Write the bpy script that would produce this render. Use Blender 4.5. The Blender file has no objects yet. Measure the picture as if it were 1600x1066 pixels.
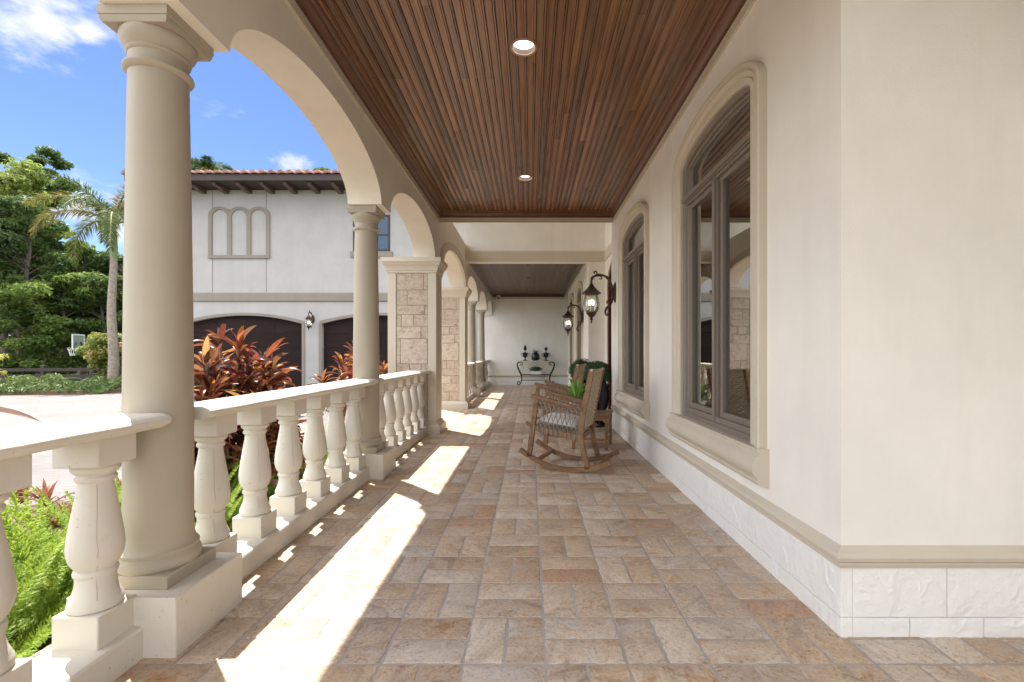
import bpy, math, random
import numpy as np
from mathutils import Vector, Matrix

S = bpy.context.scene
COL = S.collection
R = math.radians
random.seed(7)

# ------------------------------------------------------------------ camera
cam_d = bpy.data.cameras.new("camera")
cam = bpy.data.objects.new("camera", cam_d)
COL.objects.link(cam)
cam.location = (0, 0, 1.2)
cam.rotation_euler = (R(90), 0, 0)
cam_d.sensor_width = 36.0
cam_d.lens = 733.0 / 1600 * 36
cam_d.shift_x = -28.3 / 1600
cam_d.shift_y = 19.0 / 1600
cam_d.clip_start = 0.02
cam_d.clip_end = 2000
S.camera = cam

# ------------------------------------------------------------------ world and sun
SUN_EL, SUN_ROT = 63.5, -45.0
SKY_STRENGTH, SUN_STRENGTH, EXPOSURE = 0.15, 2.05, 2.4
W = bpy.data.worlds.new("World")
S.world = W
W.use_nodes = True
wn, wl = W.node_tree.nodes, W.node_tree.links
wn.clear()
w_out = wn.new("ShaderNodeOutputWorld")
w_bg = wn.new("ShaderNodeBackground")
w_sky = wn.new("ShaderNodeTexSky")
w_sky.sky_type = 'NISHITA'
w_sky.sun_disc = False
w_sky.sun_elevation = R(SUN_EL)
w_sky.sun_rotation = R(SUN_ROT)
w_sky.air_density = 1.0
w_sky.dust_density = 0.15
w_sky.ozone_density = 4.0
w_bg.inputs['Strength'].default_value = SKY_STRENGTH
# small fair-weather clouds, fixed in the sky
w_tc = wn.new("ShaderNodeTexCoord")
w_noise = wn.new("ShaderNodeTexNoise")
w_noise.inputs['Scale'].default_value = 9.0
w_noise.inputs['Detail'].default_value = 9.0
w_noise.inputs['Roughness'].default_value = 0.6
w_map = wn.new("ShaderNodeMapping")
w_map.inputs['Scale'].default_value = (1.0, 1.0, 1.9)
wl.new(w_tc.outputs['Generated'], w_map.inputs['Vector'])
wl.new(w_map.outputs['Vector'], w_noise.inputs['Vector'])
w_sum = None
for (cx, cy, rad, amp) in ((70, 22, 0.105, 1.0), (20, 0, 0.10, 1.0), (125, 48, 0.06, 0.8), (130, 312, 0.09, 0.75),
                           (30, -260, 0.3, 0.9), (180, 350, 0.07, 0.7), (450, 262, 0.06, 0.4)):
    d = Vector(((cx - 828.3) / 733, 1.0, (552 - cy) / 733)).normalized()
    dist = wn.new("ShaderNodeVectorMath"); dist.operation = 'DISTANCE'
    dist.inputs[1].default_value = d
    wl.new(w_tc.outputs['Generated'], dist.inputs[0])
    mr = wn.new("ShaderNodeMapRange")
    mr.inputs['From Min'].default_value = 0.0
    mr.inputs['From Max'].default_value = rad
    mr.inputs['To Min'].default_value = amp
    mr.inputs['To Max'].default_value = 0.0
    wl.new(dist.outputs['Value'], mr.inputs['Value'])
    if w_sum is None:
        w_sum = mr.outputs['Result']
    else:
        mx = wn.new("ShaderNodeMath"); mx.operation = 'MAXIMUM'
        wl.new(w_sum, mx.inputs[0]); wl.new(mr.outputs['Result'], mx.inputs[1])
        w_sum = mx.outputs[0]
w_add = wn.new("ShaderNodeMath"); w_add.operation = 'MULTIPLY_ADD'
wl.new(w_sum, w_add.inputs[0]); w_add.inputs[1].default_value = 0.42
wl.new(w_noise.outputs['Fac'], w_add.inputs[2])
w_cr = wn.new("ShaderNodeMapRange"); w_cr.interpolation_type = 'SMOOTHSTEP'
w_cr.inputs['From Min'].default_value = 0.62
w_cr.inputs['From Max'].default_value = 0.90
wl.new(w_add.outputs[0], w_cr.inputs['Value'])
w_mix = wn.new("ShaderNodeMix"); w_mix.data_type = 'RGBA'
wl.new(w_cr.outputs['Result'], w_mix.inputs['Factor'])
w_hsv = wn.new("ShaderNodeHueSaturation")
w_hsv.inputs['Saturation'].default_value = 1.12
w_hsv.inputs['Hue'].default_value = 0.514
w_hsv.inputs['Value'].default_value = 0.238
wl.new(w_sky.outputs['Color'], w_hsv.inputs['Color'])
wl.new(w_hsv.outputs['Color'], w_mix.inputs['A'])
w_mix.inputs['B'].default_value = (1.38, 1.4, 1.44, 1)
# unseen bright cloud bank added left of and behind the viewer to fill shade
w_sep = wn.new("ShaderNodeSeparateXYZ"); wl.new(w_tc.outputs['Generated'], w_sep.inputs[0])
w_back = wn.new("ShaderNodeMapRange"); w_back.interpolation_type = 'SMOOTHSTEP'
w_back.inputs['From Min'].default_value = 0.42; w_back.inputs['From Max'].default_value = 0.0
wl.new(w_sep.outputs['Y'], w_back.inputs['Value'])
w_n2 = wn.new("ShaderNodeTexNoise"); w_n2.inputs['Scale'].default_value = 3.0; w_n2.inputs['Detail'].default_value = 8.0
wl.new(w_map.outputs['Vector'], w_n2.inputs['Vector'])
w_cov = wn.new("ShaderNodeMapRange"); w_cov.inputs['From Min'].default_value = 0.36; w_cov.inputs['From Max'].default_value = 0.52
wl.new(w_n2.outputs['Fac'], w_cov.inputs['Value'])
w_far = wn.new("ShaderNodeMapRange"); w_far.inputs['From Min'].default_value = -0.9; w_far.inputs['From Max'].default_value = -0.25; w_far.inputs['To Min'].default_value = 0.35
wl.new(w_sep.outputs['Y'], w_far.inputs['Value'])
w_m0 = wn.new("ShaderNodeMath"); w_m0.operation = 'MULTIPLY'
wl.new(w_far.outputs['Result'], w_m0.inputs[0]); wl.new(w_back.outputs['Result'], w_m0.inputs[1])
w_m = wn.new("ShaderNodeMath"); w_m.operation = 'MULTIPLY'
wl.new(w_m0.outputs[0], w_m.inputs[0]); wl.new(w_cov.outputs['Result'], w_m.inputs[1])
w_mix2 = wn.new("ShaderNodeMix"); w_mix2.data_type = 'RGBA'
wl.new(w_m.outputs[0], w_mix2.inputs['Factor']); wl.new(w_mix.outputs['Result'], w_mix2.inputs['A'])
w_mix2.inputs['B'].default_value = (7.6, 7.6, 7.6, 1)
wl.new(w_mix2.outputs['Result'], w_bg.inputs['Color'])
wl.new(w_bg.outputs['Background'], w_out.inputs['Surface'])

sun_d = bpy.data.lights.new("sun", 'SUN')
sun_d.energy = SUN_STRENGTH
sun_d.angle = R(0.5)
sun_d.color = (1.0, 0.965, 0.90)
sun = bpy.data.objects.new("sun", sun_d)
COL.objects.link(sun)
_el = R(SUN_EL)
_sd = Vector((-math.sin(R(45)) * math.cos(_el), math.cos(R(45)) * math.cos(_el), math.sin(_el)))   # towards the sun
sun.rotation_euler = _sd.to_track_quat('Z', 'Y').to_euler()
sun.location = _sd * 60

S.view_settings.view_transform = 'Standard'
S.view_settings.look = 'None'
S.view_settings.exposure = EXPOSURE
S.view_settings.gamma = 1.0
S.cycles.use_denoising = True
S.cycles.max_bounces = 12
S.cycles.diffuse_bounces = 8
S.cycles.glossy_bounces = 4
S.cycles.transmission_bounces = 6
S.cycles.transparent_max_bounces = 12
S.cycles.caustics_reflective = False
S.cycles.caustics_refractive = False
S.cycles.sample_clamp_indirect = 6.0

# ------------------------------------------------------------------ helpers
def P(x, y, Y):
    """photo pixel (1600 wide) at depth Y -> world point"""
    return Vector(((x - 828.3) / 733 * Y, Y, 1.2 + (552 - y) / 733 * Y))

class MB:
    def __init__(self):
        self.v, self.f, self.rnd = [], [], []
    def add(self, vs, fs, rnd=0.5):
        o = len(self.v)
        self.v.extend([tuple(p) for p in vs])
        for f in fs:
            self.f.append([i + o for i in f])
            self.rnd.append(rnd)
        return self
    def box(self, x0, x1, y0, y1, z0, z1, rnd=0.5):
        vs = [(x, y, z) for x in (x0, x1) for y in (y0, y1) for z in (z0, z1)]
        return self.add(vs, [(0, 1, 3, 2), (4, 6, 7, 5), (0, 4, 5, 1), (2, 3, 7, 6), (0, 2, 6, 4), (1, 5, 7, 3)], rnd)
    def bbox_bevel(self, x0, x1, y0, y1, z0, z1, b=0.006, rnd=0.5):
        """box with chamfered edges"""
        c = ((x0 + x1) / 2, (y0 + y1) / 2, (z0 + z1) / 2)
        h = ((x1 - x0) / 2, (y1 - y0) / 2, (z1 - z0) / 2)
        vs, idx = [], {}
        for sx in (-1, 1):
            for sy in (-1, 1):
                for sz in (-1, 1):
                    for a in range(3):
                        s = (sx, sy, sz)
                        p = [c[k] + s[k] * (h[k] - (0 if k == a else b)) for k in range(3)]
                        idx[(sx, sy, sz, a)] = len(vs); vs.append(p)
        fs = []
        for a in range(3):
            o = [k for k in range(3) if k != a]
            for s in (-1, 1):
                q = []
                for (p1, p2) in ((-1, -1), (1, -1), (1, 1), (-1, 1)):
                    k = [0, 0, 0]; k[a] = s; k[o[0]] = p1; k[o[1]] = p2
                    q.append(idx[(*k, a)])
                fs.append(q)
        for a in range(3):
            o = [k for k in range(3) if k != a]
            for p1 in (-1, 1):
                for p2 in (-1, 1):
                    k0 = [0, 0, 0]; k0[o[0]] = p1; k0[o[1]] = p2
                    ka = list(k0); ka[a] = -1; kb = list(k0); kb[a] = 1
                    fs.append([idx[(*ka, o[0])], idx[(*kb, o[0])], idx[(*kb, o[1])], idx[(*ka, o[1])]])
        for sx in (-1, 1):
            for sy in (-1, 1):
                for sz in (-1, 1):
                    fs.append([idx[(sx, sy, sz, a)] for a in range(3)])
        return self.add(vs, fs, rnd)
    def lathe(self, prof, n=24, c=(0, 0, 0), cap=True, rnd=0.5):
        vs, fs = [], []
        for (r, z) in prof:
            for k in range(n):
                a = 2 * math.pi * k / n
                vs.append((c[0] + r * math.cos(a), c[1] + r * math.sin(a), c[2] + z))
        for j in range(len(prof) - 1):
            for k in range(n):
                k2 = (k + 1) % n
                fs.append((j * n + k, j * n + k2, (j + 1) * n + k2, (j + 1) * n + k))
        if cap:
            fs.append(tuple(range(n - 1, -1, -1)))
            fs.append(tuple(range((len(prof) - 1) * n, len(prof) * n)))
        return self.add(vs, fs, rnd)
    def squares(self, prof, x0, x1, y0, y1, rnd=0.5):
        """square/rectangular moulding: prof = (outset, z)"""
        vs, fs = [], []
        for (o, z) in prof:
            vs += [(x0 - o, y0 - o, z), (x1 + o, y0 - o, z), (x1 + o, y1 + o, z), (x0 - o, y1 + o, z)]
        for j in range(len(prof) - 1):
            for k in range(4):
                k2 = (k + 1) % 4
                fs.append((j * 4 + k, j * 4 + k2, (j + 1) * 4 + k2, (j + 1) * 4 + k))
        fs.append((3, 2, 1, 0)); n = (len(prof) - 1) * 4
        fs.append((n, n + 1, n + 2, n + 3))
        return self.add(vs, fs, rnd)
    def tube(self, pts, rad, n=8, rnd=0.5, flat=1.0):
        pts = [Vector(p) for p in pts]
        if not isinstance(rad, (list, tuple)):
            rad = [rad] * len(pts)
        vs, fs = [], []
        up = None
        for i, p in enumerate(pts):
            t = (pts[min(i + 1, len(pts) - 1)] - pts[max(i - 1, 0)]).normalized()
            if up is None:
                up = Vector((0, 0, 1)) if abs(t.z) < 0.9 else Vector((0, 1, 0))
            a = t.cross(up)
            if a.length < 1e-5:
                a = t.cross(Vector((1, 0, 0)))
            a.normalize()
            b = a.cross(t).normalized()
            up = b
            for k in range(n):
                an = 2 * math.pi * k / n
                vs.append(p + a * (rad[i] * math.cos(an)) + b * (rad[i] * flat * math.sin(an)))
        for i in range(len(pts) - 1):
            for k in range(n):
                k2 = (k + 1) % n
                fs.append((i * n + k, i * n + k2, (i + 1) * n + k2, (i + 1) * n + k))
        fs.append(tuple(range(n - 1, -1, -1)))
        fs.append(tuple(range((len(pts) - 1) * n, len(pts) * n)))
        return self.add(vs, fs, rnd)
    def bar(self, a, b, w, h, up=(0, 0, 1), rnd=0.5):
        """rectangular bar from a to b; w across, h along up"""
        a, b, up = Vector(a), Vector(b), Vector(up)
        t = (b - a).normalized()
        s = t.cross(up).normalized(); u = s.cross(t).normalized()
        vs = []
        for p in (a, b):
            for (i, j) in ((-1, -1), (1, -1), (1, 1), (-1, 1)):
                vs.append(p + s * (i * w / 2) + u * (j * h / 2))
        return self.add(vs, [(3, 2, 1, 0), (4, 5, 6, 7), (0, 1, 5, 4), (1, 2, 6, 5), (2, 3, 7, 6), (3, 0, 4, 7)], rnd)
    def ribbon(self, pts, w, h, side=(0, 1, 0), rnd=0.5):
        """rectangular section along a curve; w along side, h perpendicular"""
        pts = [Vector(p) for p in pts]; side = Vector(side).normalized()
        vs, fs = [], []
        for i, p in enumerate(pts):
            t = (pts[min(i + 1, len(pts) - 1)] - pts[max(i - 1, 0)]).normalized()
            u = t.cross(side).normalized()
            for (a, b) in ((-1, -1), (1, -1), (1, 1), (-1, 1)):
                vs.append(p + side * (a * w / 2) + u * (b * h / 2))
        for i in range(len(pts) - 1):
            for k in range(4):
                k2 = (k + 1) % 4
                fs.append((i * 4 + k, i * 4 + k2, (i + 1) * 4 + k2, (i + 1) * 4 + k))
        fs.append((3, 2, 1, 0)); n = (len(pts) - 1) * 4
        fs.append((n, n + 1, n + 2, n + 3))
        return self.add(vs, fs, rnd)
    def sweep(self, prof, path, left=1, rnd=0.5, caps=True):
        """horizontal moulding: prof (out, z) swept along XY path, mitred; out is to the left (+1) or right (-1)"""
        n = len(path); vs, fs = [], []
        P2 = [Vector((p[0], p[1])) for p in path]
        for i in range(n):
            d1 = (P2[i] - P2[i - 1]).normalized() if i > 0 else None
            d2 = (P2[i + 1] - P2[i]).normalized() if i < n - 1 else None
            if d1 is None: d1 = d2
            if d2 is None: d2 = d1
            n1 = Vector((-d1.y, d1.x)) * left; n2 = Vector((-d2.y, d2.x)) * left
            m = (n1 + n2); m = m / max(m.dot(n1), 1e-6)
            for (o, z) in prof:
                vs.append((P2[i].x + m.x * o, P2[i].y + m.y * o, z))
        k = len(prof)
        for i in range(n - 1):
            for j in range(k):
                j2 = (j + 1) % k
                fs.append((i * k + j, i * k + j2, (i + 1) * k + j2, (i + 1) * k + j))
        if caps:
            fs.append(tuple(range(k - 1, -1, -1)))
            fs.append(tuple(range((n - 1) * k, n * k)))
        return self.add(vs, fs, rnd)
    def strip(self, ys, zlo, zhi, x0, x1, caps=(True, True), rnd=0.5):
        """wall in the YZ plane between curves zlo(y) and zhi(y), from x0 to x1"""
        vs, fs = [], []
        for y, a, b in zip(ys, zlo, zhi):
            vs += [(x0, y, a), (x1, y, a), (x1, y, b), (x0, y, b)]
        for i in range(len(ys) - 1):
            o = i * 4
            for k in range(4):
                k2 = (k + 1) % 4
                fs.append((o + k, o + k2, o + 4 + k2, o + 4 + k))
        if caps[0]: fs.append((3, 2, 1, 0))
        n = (len(ys) - 1) * 4
        if caps[1]: fs.append((n, n + 1, n + 2, n + 3))
        return self.add(vs, fs, rnd)
    def prism(self, poly, axis, a, b, rnd=0.5):
        """polygon extruded; axis 'x': poly is (y,z); 'y': (x,z); 'z': (x,y)"""
        def mk(p, t):
            return {'x': (t, p[0], p[1]), 'y': (p[0], t, p[1]), 'z': (p[0], p[1], t)}[axis]
        n = len(poly)
        vs = [mk(p, a) for p in poly] + [mk(p, b) for p in poly]
        fs = [tuple(range(n - 1, -1, -1)), tuple(range(n, 2 * n))]
        for k in range(n):
            k2 = (k + 1) % n
            fs.append((k, k2, n + k2, n + k))
        return self.add(vs, fs, rnd)
    def mesh(self, name, mat, smooth=35, recalc=True):
        me = bpy.data.meshes.new(name)
        me.from_pydata(self.v, [], self.f)
        at = me.attributes.new('rnd', 'FLOAT', 'FACE')
        at.data.foreach_set('value', np.array(self.rnd, dtype=np.float32))
        if recalc:
            import bmesh
            bm = bmesh.new(); bm.from_mesh(me)
            bmesh.ops.recalc_face_normals(bm, faces=bm.faces)
            bm.to_mesh(me); bm.free()
        if smooth:
            me.shade_smooth()
            me.set_sharp_from_angle(angle=R(smooth))
        me.materials.append(mat)
        return me
    def build(self, name, mat, parent=None, smooth=35, recalc=True):
        o = bpy.data.objects.new(name, self.mesh(name, mat, smooth, recalc))
        COL.objects.link(o)
        if parent is not None:
            o.parent = parent
        return o

def tag(o, label, cat, group=None):
    o['label'] = label; o['category'] = cat
    if group: o['group'] = group
    return o
def empty(name, label, cat, loc=(0, 0, 0), rz=0, group=None):
    o = bpy.data.objects.new(name, None)
    COL.objects.link(o)
    o.empty_display_size = 0.2
    o.location = loc; o.rotation_euler = (0, 0, rz)
    return tag(o, label, cat, group)
def structure(o, kind='structure'):
    o['kind'] = kind
    return o
def part_label(o, label):
    o['label'] = label
    return o
def put(name, me, parent=None, loc=(0, 0, 0)):
    o = bpy.data.objects.new(name, me)
    COL.objects.link(o)
    o.location = loc
    if parent is not None: o.parent = parent
    return o
KIDS = {}
def copy_tree(o, parent=None):
    c = o.copy(); COL.objects.link(c)
    if parent is not None: c.parent = parent
    for ch in [k for k in list(COL.objects) if k.parent == o]:
        copy_tree(ch, c)
    return c

# ------------------------------------------------------------------ materials
def new_mat(name):
    m = bpy.data.materials.new(name); m.use_nodes = True
    nt = m.node_tree; nt.nodes.clear()
    out = nt.nodes.new("ShaderNodeOutputMaterial")
    b = nt.nodes.new("ShaderNodeBsdfPrincipled")
    nt.links.new(b.outputs[0], out.inputs[0])
    return m, nt, b, out
def N(nt, t, **kw):
    n = nt.nodes.new(t)
    for k, v in kw.items():
        setattr(n, k, v)
    return n
def ramp(nt, stops, interp='LINEAR'):
    r = nt.nodes.new("ShaderNodeValToRGB")
    cr = r.color_ramp; cr.interpolation = interp
    while len(cr.elements) < len(stops): cr.elements.new(0.5)
    for e, (p, c) in zip(cr.elements, stops):
        e.position = p; e.color = (*c, 1)
    return r
def coords(nt, scale=(1, 1, 1), rnd_shift=False):
    tc = N(nt, "ShaderNodeTexCoord"); mp = N(nt, "ShaderNodeMapping")
    mp.inputs['Scale'].default_value = scale
    nt.links.new(tc.outputs['Object'], mp.inputs['Vector'])
    if rnd_shift:
        at = N(nt, "ShaderNodeAttribute"); at.attribute_name = 'rnd'
        mu = N(nt, "ShaderNodeVectorMath", operation='SCALE')
        mu.inputs[0].default_value = (37.0, 91.0, 53.0)
        nt.links.new(at.outputs['Fac'], mu.inputs['Scale'])
        nt.links.new(mu.outputs[0], mp.inputs['Location'])
    return mp.outputs['Vector']
def noise(nt, vec, scale, detail=6, rough=0.55, dist=0.0):
    n = N(nt, "ShaderNodeTexNoise")
    n.inputs['Scale'].default_value = scale; n.inputs['Detail'].default_value = detail
    n.inputs['Roughness'].default_value = rough; n.inputs['Distortion'].default_value = dist
    nt.links.new(vec, n.inputs['Vector'])
    return n
def bump(nt, h, strength, dist, b, normal=None):
    n = N(nt, "ShaderNodeBump")
    n.inputs['Strength'].default_value = strength; n.inputs['Distance'].default_value = dist
    nt.links.new(h, n.inputs['Height'])
    if normal is not None: nt.links.new(normal, n.inputs['Normal'])
    if b is not None: nt.links.new(n.outputs[0], b.inputs['Normal'])
    return n.outputs[0]
def mixc(nt, fac, a, b, mode='MIX'):
    m = N(nt, "ShaderNodeMix"); m.data_type = 'RGBA'; m.blend_type = mode
    for s, v in (('Factor', fac), ('A', a), ('B', b)):
        if isinstance(v, (int, float)): m.inputs[s].default_value = v
        elif isinstance(v, tuple): m.inputs[s].default_value = (*v, 1)
        else: nt.links.new(v, m.inputs[s])
    return m.outputs['Result']

def stucco(name, col, var=0.06, rough=0.85, fine=170, strength=0.35, pits=False, spec=0.25):
    m, nt, b, _ = new_mat(name)
    v = coords(nt)
    big = noise(nt, v, 1.3, 5, 0.6)
    lo = tuple(c * (1 - var) for c in col); hi = tuple(min(1, c * (1 + var)) for c in col)
    r = ramp(nt, [(0.3, lo), (0.7, hi)])
    nt.links.new(big.outputs['Fac'], r.inputs['Fac'])
    c = r.outputs['Color']
    fn = noise(nt, v, fine, 4, 0.7)
    h = fn.outputs['Fac']
    md = noise(nt, v, 16, 4, 0.6)
    nrm = bump(nt, md.outputs['Fac'], 0.22, 0.004, None)
    nrm = bump(nt, h, strength, 0.0025, None, nrm)
    v3 = coords(nt, (5.0, 5.0, 0.55))
    sk = noise(nt, v3, 1.0, 6, 0.62)
    skr = ramp(nt, [(0.30, (0.965, 0.96, 0.95)), (0.52, (1, 1, 1))])
    nt.links.new(sk.outputs['Fac'], skr.inputs['Fac'])
    c = mixc(nt, 1.0, c, skr.outputs['Color'], 'MULTIPLY')
    if pits:
        vo = N(nt, "ShaderNodeTexVoronoi"); vo.inputs['Scale'].default_value = 30
        nt.links.new(v, vo.inputs['Vector'])
        gate = noise(nt, v, 9, 2)
        pr = ramp(nt, [(0.03, (0, 0, 0)), (0.13, (1, 1, 1))])
        nt.links.new(vo.outputs['Distance'], pr.inputs['Fac'])
        gr = ramp(nt, [(0.50, (1, 1, 1)), (0.60, (0, 0, 0))])
        nt.links.new(gate.outputs['Fac'], gr.inputs['Fac'])
        mxx = mixc(nt, 1.0, pr.outputs['Color'], gr.outputs['Color'], 'LIGHTEN')
        c = mixc(nt, mxx, tuple(k * 0.35 for k in col), c)
        sa = N(nt, 'ShaderNodeAttribute'); sa.attribute_name = 'rnd'
        sm = ramp(nt, [(0.05, (0.74, 0.70, 0.66)), (0.12, (1, 1, 1))]); nt.links.new(sa.outputs['Fac'], sm.inputs['Fac'])
        c = mixc(nt, 1.0, c, sm.outputs['Color'], 'MULTIPLY')
        nrm = bump(nt, mxx, 0.6, 0.004, None, nrm)
        st = noise(nt, v, 5.5, 8, 0.7)
        sr = ramp(nt, [(0.58, (1, 1, 1)), (0.78, (0.84, 0.81, 0.76))])
        nt.links.new(st.outputs['Fac'], sr.inputs['Fac'])
        c = mixc(nt, 1.0, c, sr.outputs['Color'], 'MULTIPLY')
    nt.links.new(nrm, b.inputs['Normal'])
    nt.links.new(c, b.inputs['Base Color'])
    b.inputs['Roughness'].default_value = rough
    b.inputs['Specular IOR Level'].default_value = spec
    return m

def plain(name, col, rough=0.5, metal=0.0, spec=0.5, var=0.12, nscale=14, bmp=0.0, bscale=120):
    m, nt, b, _ = new_mat(name)
    v = coords(nt)
    n = noise(nt, v, nscale, 5, 0.6)
    r = ramp(nt, [(0.3, tuple(c * (1 - var) for c in col)), (0.7, tuple(min(1, c * (1 + var)) for c in col))])
    nt.links.new(n.outputs['Fac'], r.inputs['Fac'])
    nt.links.new(r.outputs['Color'], b.inputs['Base Color'])
    b.inputs['Roughness'].default_value = rough; b.inputs['Metallic'].default_value = metal
    b.inputs['Specular IOR Level'].default_value = spec
    if bmp:
        f = noise(nt, v, bscale, 3)
        bump(nt, f.outputs['Fac'], bmp, 0.003, b)
    return m

def leafy(name, stops, trans=0.35, rough=0.5, tcol=None, spec=0.35):
    """foliage: colour per leaf from the rnd attribute, some light passing through"""
    m, nt, b, out = new_mat(name)
    at = N(nt, "ShaderNodeAttribute"); at.attribute_name = 'rnd'
    r = ramp(nt, stops); nt.links.new(at.outputs['Fac'], r.inputs['Fac'])
    v = coords(nt); n = noise(nt, v, 22, 3)
    c = mixc(nt, 0.35, r.outputs['Color'], n.outputs['Fac'], 'OVERLAY')
    nt.links.new(c, b.inputs['Base Color'])
    b.inputs['Roughness'].default_value = rough
    b.inputs['Specular IOR Level'].default_value = spec
    t = N(nt, "ShaderNodeBsdfTranslucent")
    tc = mixc(nt, 1.0, c, tcol or (1.0, 1.0, 0.55), 'MULTIPLY')
    g = N(nt, "ShaderNodeGamma"); g.inputs['Gamma'].default_value = 0.8
    nt.links.new(tc, g.inputs['Color'])
    nt.links.new(g.outputs[0], t.inputs['Color'])
    ms = N(nt, "ShaderNodeMixShader"); ms.inputs[0].default_value = trans
    nt.links.new(b.outputs[0], ms.inputs[1]); nt.links.new(t.outputs[0], ms.inputs[2])
    nt.links.new(ms.outputs[0], out.inputs[0])
    return m

def wood(name, stops, axis='y', rough=0.35, grain=(60, 1.6, 60), spec=0.5, bmp=0.15):
    m, nt, b, _ = new_mat(name)
    at = N(nt, "ShaderNodeAttribute"); at.attribute_name = 'rnd'
    r = ramp(nt, stops); nt.links.new(at.outputs['Fac'], r.inputs['Fac'])
    v = coords(nt, grain, True)
    n = noise(nt, v, 1.0, 8, 0.65, 0.6)
    gr = ramp(nt, [(0.32, (0.5, 0.46, 0.42)), (0.5, (1, 1, 1)), (0.72, (1.3, 1.25, 1.2))])
    nt.links.new(n.outputs['Fac'], gr.inputs['Fac'])
    v2 = coords(nt, tuple(g * 0.12 for g in grain), True)
    n2 = noise(nt, v2, 1.0, 4, 0.6)
    g2 = ramp(nt, [(0.3, (0.72, 0.7, 0.68)), (0.7, (1.2, 1.2, 1.2))])
    nt.links.new(n2.outputs['Fac'], g2.inputs['Fac'])
    c = mixc(nt, 1.0, r.outputs['Color'], gr.outputs['Color'], 'MULTIPLY')
    c = mixc(nt, 1.0, c, g2.outputs['Color'], 'MULTIPLY')
    nt.links.new(c, b.inputs['Base Color'])
    b.inputs['Roughness'].default_value = rough
    b.inputs['Specular IOR Level'].default_value = spec
    bump(nt, n.outputs['Fac'], bmp, 0.002, b)
    return m

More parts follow.
